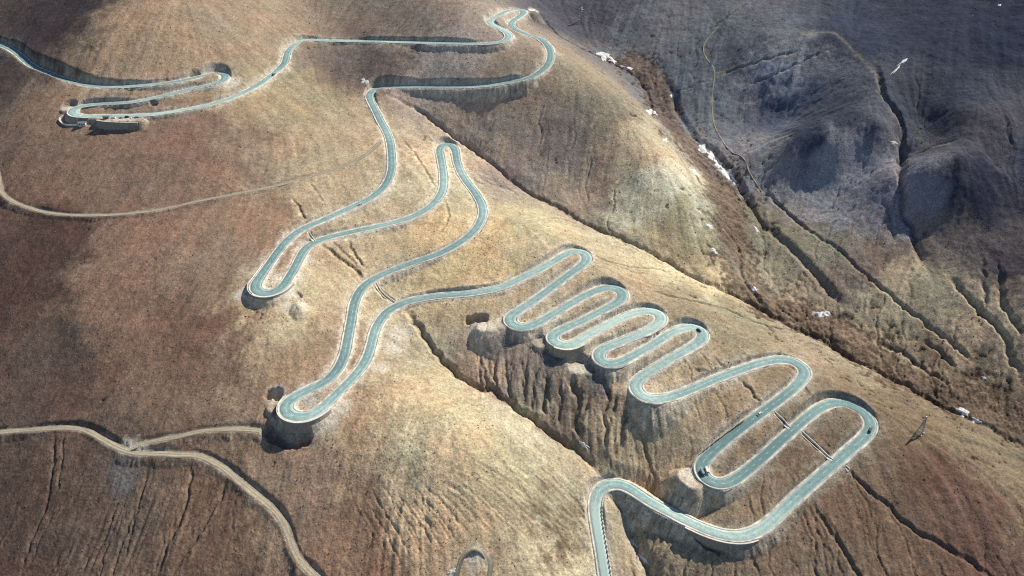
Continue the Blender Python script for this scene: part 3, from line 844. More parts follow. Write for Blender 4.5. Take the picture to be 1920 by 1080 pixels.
g = link(bpy.data.objects.new('ground', me)); tag(g, 'bare brown and golden mountain slopes cut by gullies', kind='structure')

# ------------------------------------------------------------------ road ribbons
def frame(Q):
    t = np.gradient(Q[:, :2], axis=0); t = gsmooth(t, 1.5); t /= np.linalg.norm(t, axis=1)[:, None] + 1e-9
    return np.stack([-t[:, 1], t[:, 0]], 1)


def ribbon(name, Q, offs, dzs, mat, parent=None, lane=False, smooth=True):
    """strip along Q through the given offsets (m left of the line) and heights"""
    nrm = frame(Q); k = len(offs); n = len(Q)
    V = np.empty((n, k, 3))
    for j in range(k):
        o_ = np.broadcast_to(offs[j], n)
        V[:, j, 0] = Q[:, 0] + nrm[:, 0] * o_; V[:, j, 1] = Q[:, 1] + nrm[:, 1] * o_; V[:, j, 2] = Q[:, 2] + dzs[j]
    F = []
    for i in range(n - 1):
        for j in range(k - 1):
            a = i * k + j; F.append((a, a + k, a + k + 1, a + 1))
    F = [f[::-1] for f in F]
    o = mesh_obj(name, V.reshape(-1, 3), F, mat, parent, smooth)
    return o, V


half = np.full(len(ROAD), 3.45)
hairk = np.zeros(len(ROAD))
tt = np.gradient(ROAD[:, :2], axis=0); ang = np.unwrap(np.arctan2(tt[:, 1], tt[:, 0])); curv = np.abs(gsmooth(np.gradient(ang), 6)) / 1.5
half = 3.8 + np.clip(gsmooth(curv, 5) * 14, 0, 1.1)
road, _ = ribbon('road', ROAD, [-half - .05, -half, -half * .5, 0 * half, half * .5, half, half + .05], [-.5, 0, .03, .05, .03, 0, -.5], M_ASPHALT)
tag(road, 'two lane asphalt highway winding down the slope in hairpins', kind='structure')
n = len(ROAD)
dust = gsmooth(RNG.normal(0, 1, n), 40); dust /= dust.std() + 1e-9
dust2 = gsmooth(RNG.normal(0, 1, n), 8); dust2 /= dust2.std()
dust = np.clip(.22 * dust + .08 * dust2 + .11, -.35, .7)
# the stretch through the tight switchbacks is dustier
dd = np.exp(-((ROAD[:, 3] - 1120) ** 2 / 260 ** 2 + (ROAD[:, 4] - 600) ** 2 / 130 ** 2)); dust += .34 * dd
dust += .2 * np.exp(-((ROAD[:, 3] - 1350) ** 2 / 200 ** 2 + (ROAD[:, 4] - 980) ** 2 / 70 ** 2))
la = np.zeros((n, 7, 4), np.float32)
la[:, :, 0] = np.array([0, 0, .25, .5, .75, 1, 1]); la[:, :, 1] = dust[:, None] + np.array([.30, .30, -.06, .07, -.06, .30, .30]); la[:, :, 2] = (np.arange(n) * 1.5 / 10.0)[:, None] % 90; la[:, :, 3] = 1
at_ = road.data.color_attributes.new('lane', 'FLOAT_COLOR', 'POINT'); at_.data.foreach_set('color', la.ravel())
for sgn in (1, -1):
    wj = 1.45 + .35 * gsmooth(RNG.normal(0, 1, n), 10) * 3 + .25 * gsmooth(RNG.normal(0, 1, n), 2) * 2
    wj = np.clip(wj, .8, 2.1)
    a_, b_ = half + .03, half + wj
    offs = [a_, a_ + .01, b_, b_ + .02] if sgn > 0 else [-b_ - .02, -b_, -a_ - .01, -a_]
    hs = [-.05, .07, .09, -.55] if sgn > 0 else [-.55, .09, .07, -.05]
    ribbon('edge_strip', ROAD, offs, hs, M_STRIP, road)
# painted lines: dashes along the middle and thin lines along both edges
mb = MB(); nr_ = frame(ROAD)
i = 0
while i < n - 3:
    if RNG.random() < .86:
        for k in range(2):
            p, q = ROAD[i + k], ROAD[i + k + 1]; e0 = np.array([*nr_[i + k], 0]) * .11; e1 = np.array([*nr_[i + k + 1], 0]) * .11
            up = np.array([0, 0, .064])
            mb.add([p[:3] + e0 + up, p[:3] - e0 + up, q[:3] - e1 + up, q[:3] + e1 + up], [(0, 1, 2, 3)])
    i += 5
mb.build('lane_marking', M_PAINT, road)
for sgn in (1, -1):
    o1 = sgn * (half - .42); o2 = sgn * (half - .24)
    offs = [o1, o2] if sgn > 0 else [o2, o1]
    ribbon('edge_line', ROAD, offs, [.022, .017], M_PAINT, road)

# ------------------------------------------------------------------ dirt tracks
def dirt_mat(name, c0, c1):
    m, nt, b = node_mat(name)
    N = nt.nodes.new; K = nt.links.new
    at = N('ShaderNodeAttribute'); at.attribute_name = 'lane'
    sep = N('ShaderNodeSeparateColor'); K(at.outputs['Color'], sep.inputs[0])
    tc = N('ShaderNodeTexCoord')
    n1 = N('ShaderNodeTexNoise'); n1.inputs['Scale'].default_value = .45; n1.inputs['Detail'].default_value = 6; n1.inputs['Roughness'].default_value = .7
    K(tc.outputs['Object'], n1.inputs['Vector'])
    cmb = N('ShaderNodeCombineXYZ')
    m1 = N('ShaderNodeMath'); m1.operation = 'MULTIPLY'; m1.inputs[1].default_value = 7; K(sep.outputs[0], m1.inputs[0])
    K(m1.outputs[0], cmb.inputs[0]); K(sep.outputs[2], cmb.inputs[1])
    n2 = N('ShaderNodeTexNoise'); n2.inputs['Scale'].default_value = 1.0; n2.inputs['Detail'].default_value = 3; K(cmb.outputs[0], n2.inputs['Vector'])
    ad = N('ShaderNodeMath'); ad.operation = 'ADD'; K(n1.outputs['Fac'], ad.inputs[0]); K(n2.outputs['Fac'], ad.inputs[1])
    r = N('ShaderNodeMapRange'); r.inputs[1].default_value = .72; r.inputs[2].default_value = 1.28; K(ad.outputs[0], r.inputs[0])
    cr = N('ShaderNodeValToRGB'); K(r.outputs[0], cr.inputs[0]); cr.color_ramp.elements[0].color = (*c0, 1); cr.color_ramp.elements[1].color = (*c1, 1)
    K(cr.outputs[0], b.inputs['Base Color']); b.inputs['Roughness'].default_value = .95; b.inputs['Specular IOR Level'].default_value = .1
    rr = N('ShaderNodeValToRGB'); K(sep.outputs[0], rr.inputs[0])
    rr.color_ramp.elements[0].color = (.45, .45, .45, 1); rr.color_ramp.elements[1].color = (.45, .45, .45, 1)
    for p_, v_ in ((.16, .8), (.28, 1.08), (.40, .95), (.5, .66), (.6, .95), (.72, 1.08), (.84, .8)):
        e = rr.color_ramp.elements.new(p_); e.color = (v_, v_, v_ * .96, 1)
    mx = N('ShaderNodeMix'); mx.data_type = 'RGBA'; mx.blend_type = 'MULTIPLY'; mx.inputs[0].default_value = 1.0
    K(cr.outputs[0], mx.inputs[6]); K(rr.outputs[0], mx.inputs[7]); K(mx.outputs[2], b.inputs['Base Color'])
    bp = N('ShaderNodeBump'); bp.inputs['Strength'].default_value = .5; bp.inputs['Distance'].default_value = .3; K(ad.outputs[0], bp.inputs['Height']); K(bp.outputs[0], b.inputs['Normal'])
    return m


M_DIRT = dirt_mat('rutted_dirt', (.27, .23, .17), (.48, .43, .345)); M_DIRTDARK = dirt_mat('dark_rutted_dirt', (.22, .19, .155), (.36, .32, .26))
for name, w, Q, lab in TR:
    m = len(Q)
    drape = name == 'lit_terrace_edge' or 'loop' in lab
    if drape: Q[:, 2] = gsmooth(ground(Q[:, 0], Q[:, 1]), 2)
    ja = w * np.clip(1 + .16 * gsmooth(RNG.normal(0, 1, m), 3) * 3, .6, 1.35); jb = w * np.clip(1 + .16 * gsmooth(RNG.normal(0, 1, m), 3) * 3, .6, 1.35)
    fr = [-1.12, -1, -.62, -.36, 0, .36, .62, 1, 1.12]
    offs = [(ja if f > 0 else jb) * f for f in fr]
    hs = [-.30, -.02, .02, -.05, .05, -.05, .02, -.02, -.30]
    if drape: hs = [h + .12 for h in hs]; hs[0] = hs[-1] = -.4
    o, _ = ribbon(name, Q, offs, hs, M_DIRT)
    la = np.zeros((m, 9, 4), np.float32); la[:, :, 0] = np.array(fr) * .5 + .5; la[:, :, 2] = (np.arange(m) * .12)[:, None]; la[:, :, 3] = 1
    at_ = o.data.color_attributes.new('lane', 'FLOAT_COLOR', 'POINT'); at_.data.foreach_set('color', la.ravel())
    tag(o, lab, kind='structure')

# ------------------------------------------------------------------ helpers for things along the road
def road_index(a, b):
    return int(np.argmin((ROAD[:, 3] - a) ** 2 + (ROAD[:, 4] - b) ** 2))


RN = frame(ROAD)


def outer_side(i0, i1):
    t = ROAD[i1, :2] - ROAD[i0, :2]
    mid = ROAD[(i0 + i1) // 2, :2] - .5 * (ROAD[i0, :2] + ROAD[i1, :2])
    return 1.0 if mid @ RN[(i0 + i1) // 2] > 0 else -1.0


def strip_solid(name, inner, outer, ztop, zbot_in, zbot_out, mat, parent):
    """closed wall between two plan lines"""
    n = len(inner)
    V = []; F = []
    for i in range(n):
        V += [(*inner[i], ztop[i]), (*outer[i, :2], ztop[i]) if outer.shape[1] == 2 else (*outer[i, :2], ztop[i]), (*outer[i, 2:4], zbot_out[i]) if outer.shape[1] == 4 else (*outer[i], zbot_out[i]), (*inner[i], zbot_in[i])]
    for i in range(n - 1):
        a = i * 4
        for k in range(4): F.append((a + k, a + (k + 1) % 4, a + 4 + (k + 1) % 4, a + 4 + k))
    F += [(3, 2, 1, 0), (4 * n - 4, 4 * n - 3, 4 * n - 2, 4 * n - 1)]
    return mesh_obj(name, V, F, mat, parent)


def wall_thing(line, ztop, nrm, label, batter=1.5, th=.7, drop=None, panels=True):
    """stone retaining wall along a plan line; nrm points outwards"""
    mid = len(line) // 2
    o = thing('retaining_wall', label, 'retaining wall')
    out = np.hstack([line + nrm * th, line + nrm * (th + batter)])
    zb = ground(*(line + nrm * (th + batter + 1.2)).T) - .8
    if drop is not None: zb = np.minimum(zb, ztop - drop)
    zb = np.minimum(zb, ztop - .6)
    # masonry bays, each a panel of its own
    step = 5; k = 0
    while k < len(line) - 1:
        e = min(len(line), k + step + 1)
        if e - k < 2: break
        sl = slice(k, e)
        wob = .06 * ((k // step) % 2)
        strip_solid('wall_panel', line[sl], out[sl] + np.hstack([nrm[sl], nrm[sl]]) * wob, ztop[sl] - .02, zb[sl], zb[sl], M_WALL, o)
        k += step
    strip_solid('coping', line - nrm * .15, line + nrm * (th + .25), ztop + .45, ztop - .012, ztop - .012, M_CONC, o)
    return o


def road_wall(a, b, label, off=6.0, side=None, **kw):
    i0, i1 = sorted((road_index(*a), road_index(*b)))
    sd_ = outer_side(i0, i1) if side is None else side
    sl = slice(i0, i1 + 1)
    nr = RN[sl] * sd_
    line = ROAD[sl, :2] + nr * off
    return wall_thing(line, ROAD[sl, 2] + .05, nr, label, **kw)


road_wall((480, 527), (538, 528), 'curved stone wall holding up the hairpin with pale spoil round it')
road_wall((545, 748), (608, 762), 'tall curved stone wall under the hairpin above the dark crescent pit')
road_wall((1046, 645), (1086, 640), 'short curved stone wall below the dusty hairpin between two spoil platforms')
road_wall((1290, 978), (1412, 999), 'long stone wall below the last sweeping bend before the gorge')

# look-out terrace
q = spline(flat(182, 226.0, 200, 228.2, 220, 229.2, 240, 229.8, 258, 229.6), 1.2)
zt = ROAD[road_index(220, 217), 2]
lx_, ly_ = hit_z(q[:, 0], q[:, 1], zt)
ln = resample(np.stack([lx_, ly_], 1), 1.2)
t_ = np.gradient(ln, axis=0); t_ /= np.linalg.norm(t_, axis=1)[:, None]
nr = np.stack([t_[:, 1], -t_[:, 0]], 1)
wall_thing(ln, np.full(len(ln), zt), nr, 'straight stone wall under the look-out terrace with parked cars', batter=1.0, drop=6)
# curved low wall beside the hut
q = spline(flat(119, 218, 112, 224, 113, 230, 121, 235, 134, 236.5, 146, 236), 1.0)
P = to_ground(q[:, 0], q[:, 1]); P = resample(P, 1.0); P[:, 2] = gsmooth(P[:, 2], 4)
t_ = np.gradient(P[:, :2], axis=0); t_ /= np.linalg.norm(t_, axis=1)[:, None] + 1e-9
nr = np.stack([-t_[:, 1], t_[:, 0]], 1)
o = thing('curved_wall', 'pale curved wall sweeping round to the small white hut', 'wall')
strip_solid('wall_panel', P[:, :2], P[:, :2] + nr * 1.3, P[:, 2] + 1.6, P[:, 2] - 2, P[:, 2] - 2, M_PLASTER, o)
strip_solid('coping', P[:, :2] - nr * .2, P[:, :2] + nr * 1.5, P[:, 2] + 1.75, P[:, 2] + 1.61, P[:, 2] + 1.61, M_CONC, o)

# ------------------------------------------------------------------ guardrails
def guardrail(a, b, label, side=None):
    i0, i1 = sorted((road_index(*a), road_index(*b)))
    sd_ = outer_side(i0, i1) if side is None else side
    sl = slice(i0, i1 + 1)
    off = (half[sl] + 1.15)[:, None]
    L_ = ROAD[sl, :2] + RN[sl] * sd_ * off
    z = ROAD[sl, 2]
    o = thing('guardrail', label, 'guardrail')
    nrm_ = RN[sl] * sd_
    n = len(L_)
    V = []; F = []
    prof = [(-.04, .45), (.05, .52), (-.02, .62), (.05, .72), (-.04, .80), (-.09, .80), (-.09, .45)]
    for i in range(n):
        for u, h in prof: V.append((L_[i, 0] - nrm_[i, 0] * u, L_[i, 1] - nrm_[i, 1] * u, z[i] + h + .09))
    k = len(prof)
    for i in range(n - 1):
        for j in range(k):
            F.append((i * k + j, i * k + (j + 1) % k, (i + 1) * k + (j + 1) % k, (i + 1) * k + j))
    F += [tuple(range(k))[::-1], tuple(range((n - 1) * k, n * k))]
    mesh_obj('rail', V, F, M_STEEL, o)
    for i in range(0, n, 3):
        ob = link(bpy.data.objects.new('post', POST)); ob.parent = o
        ob.location = (L_[i, 0] + nrm_[i, 0] * .18, L_[i, 1] + nrm_[i, 1] * .18, z[i] - .3)


mb = MB(); mb.box(-.07, .07, -.07, .07, 0, 1.2)
POST = bpy.data.meshes.new('post'); POST.from_pydata(mb.v, [], mb.f); POST.materials.append(M_STEEL)
guardrail((983, 575), (990, 612), 'steel guardrail round the hairpin beside the largest spoil platform')
guardrail((1060, 615), (1045, 644), 'steel guardrail above the short stone wall of the dusty hairpins')
guardrail((1135, 652), (1170, 676), 'steel guardrail on the hairpin above the grey triangular spoil face')
guardrail((1205, 704), (1245, 747), 'steel guardrail on the hairpin where the tight switchbacks open out')
guardrail((1325, 857), (1380, 898), 'steel guardrail round the hairpin where two vans are turning')
guardrail((503, 497), (484, 547), 'steel guardrail on the hairpin with pale spoil round it')
guardrail((562, 738), (537, 768), 'steel guardrail over the dark crescent pit')
guardrail((1395, 1004), (1300, 981), 'steel guardrail along the lowest sweeping bend')
guardrail((1265, 965), (1175, 911), 'steel guardrail on the embankment across the gorge', side=None)
guardrail((1083, 472), (1097, 492), 'steel guardrail at the topmost bend of the tight switchbacks')

# concrete guard blocks along the road out of the gorge
mb = MB(); mb.box(-.85, .85, -.28, .28, 0, .9, .08, .07)
BLK = bpy.data.meshes.new('guard_block'); BLK.from_pydata(mb.v, [], mb.f); BLK.materials.append(M_CONC)
i0, i1 = sorted((road_index(1116, 950), road_index(1135, 1090)))
for i in range(i0, i1, 2):
    sgn = 1 if RN[i] @ np.array([1, 0]) > 0 else -1
    p = ROAD[i, :2] + RN[i] * sgn * (half[i] + 1.0)
    ob = link(bpy.data.objects.new('guard_block', BLK)); ob.location = (p[0], p[1], ROAD[i, 2] + .07)
    ob.rotation_euler.z = math.atan2(RN[i, 1], RN[i, 0]) + math.pi / 2 + random.uniform(-.05, .05)
    tag(ob, 'small concrete guard block in the row along the road leaving the gorge', 'guard block', 'guard blocks along the road edge')
i0, i1 = sorted((road_index(383, 161), road_index(416, 152)))
for i in range(i0, i1, 3):
    sgn = outer_side(i0, i1) if False else (1 if RN[i] @ np.array([0, -1]) > 0 else -1)
    p = ROAD[i, :2] + RN[i] * sgn * (half[i] + 1.0)
    ob = link(bpy.data.objects.new('guard_block', BLK)); ob.location = (p[0], p[1], ROAD[i, 2] + .07)
    ob.rotation_euler.z = math.atan2(RN[i, 1], RN[i, 0]) + math.pi / 2
    tag(ob, 'small concrete guard block on the bend above the look-out', 'guard block', 'guard blocks on the upper bend')

# ------------------------------------------------------------------ concrete drains
DL = ['concrete drain trench between the legs where the white car drives', 'long straight concrete drain trench with a pale rim between the last two road legs',
      'short concrete drain outlet on the slope under the last straight', 'pale concrete chute dropping between two roads at the head of the gorge', 'tiny concrete chute between the legs of the walled hairpin']
for q, lab in zip(DRAINS, DL):
    P = to_land(*spline(q, 3).T); P = resample(P, 1.2)
    t_ = np.gradient(P[:, :2], axis=0); t_ /= np.linalg.norm(t_, axis=1)[:, None] + 1e-9
    nr = np.stack([-t_[:, 1], t_[:, 0]], 1)
    rim = np.maximum(ground(*(P[:, :2] + nr * 2.6).T), ground(*(P[:, :2] - nr * 2.6).T)); rim = gsmooth(rim, 2) + .15
    bed = gsmooth(ground(*P[:, :2].T), 2)
    o = thing('concrete_drain', lab, 'drain')
    for sg in (1, -1):
        strip_solid('side_wall', P[:, :2] + nr * sg * .95, P[:, :2] + nr * sg * 1.5, gsmooth(ground(*(P[:, :2] + nr * sg * 2.4).T), 2) + .25, bed - .6, bed - .6, M_CONC, o)
    strip_solid('channel_bed', P[:, :2] - nr * .94, P[:, :2] + nr * .94, bed + .12, bed - .5, bed - .5, M_CONC, o)

# ------------------------------------------------------------------ dark slats standing in for post shadows on the bank
q = spline(flat(1316, 849, 1340, 830, 1365, 811, 1393, 791), 2.6)
P = to_ground(q[:, 0], q[:, 1]); P = resample(P, 1.35)
P[:, 2] = ground(P[:, 0], P[:, 1])
o = thing('post_shadow_slats', 'row of dark slats standing in for post shadows on the bank above the straight', 'fence', P[len(P) // 2])
base = Vector(P[len(P) // 2])
mb = MB(); mb.box(-.40, .40, -.08, .08, -.5, 3.0)
SL = bpy.data.meshes.new('slat'); SL.from_pydata(mb.v, [], mb.f); SL.materials.append(M_WOOD)
for i in range(len(P)):
    t_ = P[min(i + 1, len(P) - 1)] - P[max(i - 1, 0)]
    ob = link(bpy.data.objects.new('slat', SL)); ob.parent = o
    ob.location = Vector(P[i]) - base; ob.rotation_euler = (random.uniform(-.12, .12), random.uniform(-.06, .06), math.atan2(t_[1], t_[0]) + .6 + random.uniform(-.15, .15)); ob.scale = (1, 1, random.uniform(.8, 1.1))
for h in (.7, 1.6):
    mb = MB()
    for i in range(len(P) - 1): mb.bar(Vector(P[i]) - base + Vector((0, 0, h)), Vector(P[i + 1]) - base + Vector((0, 0, h)), .06)
    mb.build('rail', M_WOOD, o)

# ------------------------------------------------------------------ vehicles
def car(label, px, py, paint, kind='car', flip=False, on_road=True, rz=None):
    if on_road:
        j = road_index(px, py)
        z = ROAD[j, 2] + .06
        x, y = hit_z(px, py, z + .7)
        d = np.array([x, y]) - ROAD[j, :2]; lat = float(d @ RN[j]); lat = max(-half[j] + 1.3, min(half[j] - 1.3, lat))
        p = ROAD[j, :2] + RN[j] * lat
        a = math.atan2(-RN[j, 0], RN[j, 1]) + (math.pi if flip else 0)
        loc = (p[0], p[1], z)
        dz_ = float(np.arctan2(ROAD[min(j + 2, len(ROAD) - 1), 2] - ROAD[j - 2, 2], 6.0))
    else:
        P = to_ground([px], [py])[0]; loc = (P[0], P[1], P[2] + .02); a = rz or 0; dz_ = 0
    names = {'car': 'parked_car' if not on_road else 'car', 'suv': 'car', 'van': 'van'}
    o = thing(names[kind], label, 'van' if kind == 'van' else 'car', loc, a)
    o.rotation_euler = (0, -dz_ * (-1 if flip else 1), a)
    l, w, h, bl = {'car': (4.6, 1.8, 1.45, .80), 'suv': (4.9, 1.95, 1.85, 1.05), 'van': (5.8, 2.1, 2.6, 1.15)}[kind]
    mb = MB()
    prof = [(-l / 2, .35), (-l / 2 + .05, bl - .08), (-l / 2 + .25, bl), (l / 2 - .35, bl - .04), (l / 2 - .05, bl - .25), (l / 2, .35)]
    n = len(prof)
    V = [(x, sg * w / 2 * (1 if z_ < bl - .1 else .96), z_) for sg in (-1, 1) for x, z_ in prof]
    mb.add(V, [tuple(range(n)), tuple(range(n, 2 * n))[::-1]] + [(i, n + i, n + (i + 1) % n, (i + 1) % n) for i in range(n)])
    mb.build('body', paint, o)
    c0, c1 = {'car': (-1.75, 1.15), 'suv': (-2.3, 1.25), 'van': (-2.82, 2.1)}[kind]
    mb = MB(); mb.box(c0, c1, -w / 2 * .93, w / 2 * .93, bl - .05, h - .07, .42 if kind != 'van' else .2, .12); mb.build('windows', M_GLASS if kind != 'van' else paint, o)
    tx = .42 if kind != 'van' else .2
    mb = MB(); mb.box(c0 + tx - .05, c1 - tx + .08, -w / 2 * .93 + .1, w / 2 * .93 - .1, h - .068, h, .08, .06); mb.build('roof', paint, o)
    if kind == 'van':
        mb = MB(); mb.box(c1 - .24, c1 + .03, -w / 2 * .8, w / 2 * .8, bl + .25, h - .35, .05, .05); mb.build('windscreen', M_GLASS, o)
    for sx in (-.3 * l, .31 * l):
        for sy in (-1, 1):
            mb = MB(); mb.cyl((sx, sy * (w / 2 - .10), .33), (0, 1, 0), .33, .24, 14); wh = mb.build('wheel', M_TYRE, o)
            mb = MB(); mb.cyl((sx, sy * (w / 2 + .025), .33), (0, 1, 0), .19, .02, 10); mb.build('rim', M_STEEL, wh)
    for sy in (-1, 1):
        mb = MB(); mb.box(l / 2 - .07, l / 2 + .015, sy * w * .36 - .18, sy * w * .36 + .18, .58, .74); mb.build('headlight', M_LAMP, o)
    return o


car('white van turning the hairpin beside a darker van', 1328.5, 880, M_WHITE, 'van')
car('dark grey van on the outside of the hairpin beside a white van', 1317.5, 887, M_GREYP, 'van')
car('white car driving on the straight near the slatted bank', 1424, 775.5, M_WHITE, 'car')
car('black car rounding the widest bend of the road', 1631, 808, M_BLACK, 'suv', flip=True)
car('small white car on the top left hairpin', 406, 137, M_WHITE, 'suv')
car('dark car on the slope road between look-out and ravine', 510, 141, M_BLACK, 'suv')
car('pale car on the long curve below the dirt track junction', 674, 384, M_WHITE, 'car')
car('dark car at the end bend of the fourth switchback loop', 1311, 619, M_BLACK, 'car')
for i, (a, b, m, k, r, lab) in enumerate([(238.5, 220.5, M_BLACK, 'suv', .1, 'black car parked in the middle of the look-out terrace'), (227, 222, M_GREYP, 'car', .6, 'grey car parked aslant on the look-out terrace'),
                                     (247, 222.5, M_WHITE, 'car', 1.2, 'white car parked across the look-out terrace'), (257, 221.5, M_GREYP, 'suv', .3, 'tall grey car parked near the end of the look-out terrace'),
                                     (213, 222.5, M_WHITE, 'suv', .2, 'tall white car parked beside the look-out kiosk')]):
    car(lab, a, b, m, k, on_road=False, rz=r)

# ------------------------------------------------------------------ pylons
def pylon(px, py, H, label, rz):
    P = to_ground([px], [py])[0]
    o = thing('pylon', label, 'pylon', P, rz)
    bw = H * .13
    for sx in (-1, 1):
        for sy in (-1, 1):
            mb = MB()
            mb.bar((sx * bw, sy * bw, -1.2), (sx * bw * .34, sy * bw * .34, H * .62), .17); mb.bar((sx * bw * .34, sy * bw * .34, H * .62), (sx * .22, sy * .22, H), .12)
            mb.build('leg', M_STEEL, o)
            mb = MB(); mb.box(sx * bw - .45, sx * bw + .45, sy * bw - .45, sy * bw + .45, -1.8, .35); mb.build('footing', M_CONC, o)
    mb = MB()
    lev = [0, .16, .31, .44, .55, .64, .73, .81, .89, .96]
    wd = lambda f: bw * (1 - .66 * f / .62) if f < .62 else bw * .34 + (.22 - bw * .34) * (f - .62) / .38
    for a_, b_ in zip(lev[:-1], lev[1:]):
        for k in range(4):
            c = [(-1, -1), (1, -1), (1, 1), (-1, 1)]; p0, p1 = c[k], c[(k + 1) % 4]
            A0 = (p0[0] * wd(a_), p0[1] * wd(a_), a_ * H); A1 = (p1[0] * wd(a_), p1[1] * wd(a_), a_ * H)
            B0 = (p0[0] * wd(b_), p0[1] * wd(b_), b_ * H); B1 = (p1[0] * wd(b_), p1[1] * wd(b_), b_ * H)
            mb.bar(A0, B1, .07); mb.bar(A1, B0, .07); mb.bar(B0, B1, .06)
    mb.build('bracing', M_STEEL, o)
    for f, arm in ((.66, 3.4), (.78, 4.0), (.90, 3.0)):
        mb = MB()
        for s_ in (-1, 1):
            mb.bar((0, .25, f * H), (s_ * arm, 0, f * H + .1), .1); mb.bar((0, -.25, f * H), (s_ * arm, 0, f * H + .1), .1); mb.bar((0, 0, f * H + 1.1), (s_ * arm, 0, f * H + .1), .08)
        ca_ = mb.build('cross_arm', M_STEEL, o)
        for s_ in (-1, 1):
            mb = MB(); mb.cyl((s_ * arm, 0, f * H - .55), (0, 0, 1), .13, 1.2, 8); mb.build('insulator', M_GLASS, ca_)


pylon(1724, 811, 17, 'steel lattice pylon on the brown slope beside the widest bend', .7)
pylon(1088, 41, 20, 'distant steel lattice pylon on the dark slope across the ravine', .5)

# ------------------------------------------------------------------ hut and kiosk of the look-out
def hut(name, px, py, lx2, ly2, h, rz, wallm, roofm, label):
    P = to_ground([px], [py])[0]
    o = thing(name, label, 'building', P, rz)
    a, b = lx2 / 2, ly2 / 2
    mb = MB(); mb.box(-a, a, -b, b, -2.0, h); mb.build('wall', wallm, o)
    mb = MB(); e = .45
    mb.add([(-a - e, -b - e, h + .003), (a + e, -b - e, h + .003), (a + e, b + e, h + .003), (-a - e, b + e, h + .003), (-a - e, 0, h + 1.1), (a + e, 0, h + 1.1)],
           [(0, 3, 2, 1), (0, 1, 5, 4), (2, 3, 4, 5), (1, 2, 5), (3, 0, 4)])
    mb.build('roof', roofm, o)
    mb = MB(); mb.box(-.5, .5, -b - .06, -b + .05, 0, 2.1); d = mb.build('door', M_WOOD, o)
    mb = MB(); mb.box(.3, .4, -b - .1, -b - .062, 1.0, 1.12); mb.build('handle', M_STEEL, d)
    for cx in (-a * .6, a * .6):
        mb = MB(); mb.box(cx - .5, cx + .5, -b - .05, -b + .05, .9, 2.0); w = mb.build('window', M_GLASS, o)
        mb = MB(); mb.box(cx - .6, cx + .6, -b - .12, -b - .052, .78, .898); mb.build('sill', M_CONC, w)
    return o


hut('small_hut', 156, 234, 7.5, 5.5, 3.2, .1, M_PLASTER, M_ROOF, 'small white hut with a blue grey roof below the look-out terrace')
hut('kiosk', 200, 222.5, 6.0, 3.0, 2.4, .05, M_GREYP, M_ROOF, 'low dark kiosk standing on the look-out terrace')

# ------------------------------------------------------------------ snow
def snow(cx, cy, rx, ry, rot, label, group, seed):
    rg = np.random.default_rng(seed)
    na, nr_ = 30, 6
    ph = rg.uniform(0, 6.28, 5); am = rg.uniform(.08, .24, 5)
    P0 = to_ground([cx], [cy])[0]
    V = [(cx, cy, 0)]
    for k in range(1, nr_ + 1):
        for i in range(na):
            t = 2 * math.pi * i / na
            r = (k / nr_) * (1 + sum(am[j] * math.sin((j + 2) * t + ph[j]) for j in range(5)))
            u, v = rx * r * math.cos(t), ry * r * math.sin(t)
            V.append((cx + u * math.cos(rot) - v * math.sin(rot), cy + u * math.sin(rot) + v * math.cos(rot), k / nr_))
    V = np.array(V)
    G = to_ground(V[:, 0], V[:, 1])
    z = G[:, 2] + np.where(V[:, 2] > .99, -.25, .10 + .5 * (1 - V[:, 2] ** 2))
    C = np.stack([G[:, 0], G[:, 1], z], 1); org = np.array([P0[0], P0[1], P0[2]]); C = C - org
    F = [(0, 1 + i, 1 + (i + 1) % na) for i in range(na)]
    for k in range(nr_ - 1):
        for i in range(na):
            a = 1 + k * na + i; b = 1 + k * na + (i + 1) % na
            F.append((a, a + na, b + na, b))
    o = mesh_obj('snow_patch', C, F, M_SNOW, smooth=True)
    o.location = tuple(org)
    tag(o, label, 'snow patch', group)


GB = 'snow patches in the stream bed'; LB = 'old white snow patch lying in the red brown stream bed'
SNOW = [(1132, 104, 15, 6, .25), (1148, 113, 9, 4, .5), (1176, 128, 11, 3.5, .15), (1221, 210, 10, 5, .3), (1258, 180, 3, 2.5, 0), (1247, 263, 5, 3.5, .5), (1317, 279, 9, 8, .5), (1334, 292, 11, 6, .75), (1347, 308, 10, 6, .7), (1361, 324, 15, 8, .6), (1376, 338, 8, 4, .8),
        (1303, 323, 12, 3, .7), (1330, 424, 7, 3.5, .5), (1339, 470, 7, 3.5, .7), (1415, 543, 7, 4, .2), (1418, 430, 9, 2, .9)]
SL_ = {0: 'large lumpy snow patch at the head of the red brown stream bed', 1: 'smaller snow lump touching the large patch at the stream head', 2: 'flat snow sliver at the upper edge of the red brown bog', 3: 'roundish snow patch on the near bank of the bog',
       4: 'tiny snow spot under the dark terrace bank', 5: 'small snow lump beside the grey scree fan', 11: 'thin slanting snow streak across the stream from the snow chain', 12: 'small snow patch at the lower end of the grey scree', 13: 'small snow patch where the scree meets the spur foot',
       14: 'small snow patch beside the narrow dark gully joining the stream', 15: 'narrow snow streak in the middle of the rough valley floor'}
for i, (a, b, c, d, e) in enumerate(SNOW): snow(a, b, c, d, e, SL_.get(i, 'snow patch in the bright chain under the dark terrace bank'), None if i in SL_ else 'chain of snow patches under the terrace bank', 100 + i)
snow(1541, 589, 21, 5, .08, 'long flat snow patch where two brown gullies join', None, 200)
snow(1094, 834, 11, 3.6, .55, 'narrow snow drift at the bottom of the gorge', None, 201)
snow(684, 153, 8, 5, .5, 'snow patch at the head of the ravine beside the road bend', None, 202)
snow(998, 21, 9, 3.5, .1, 'bright snow patch beside the topmost hairpin', None, 203)
snow(1806, 772, 13, 7, .7, 'broad snow patch in the gully beyond the near pylon', 'snow in the gully beyond the near pylon', 204)
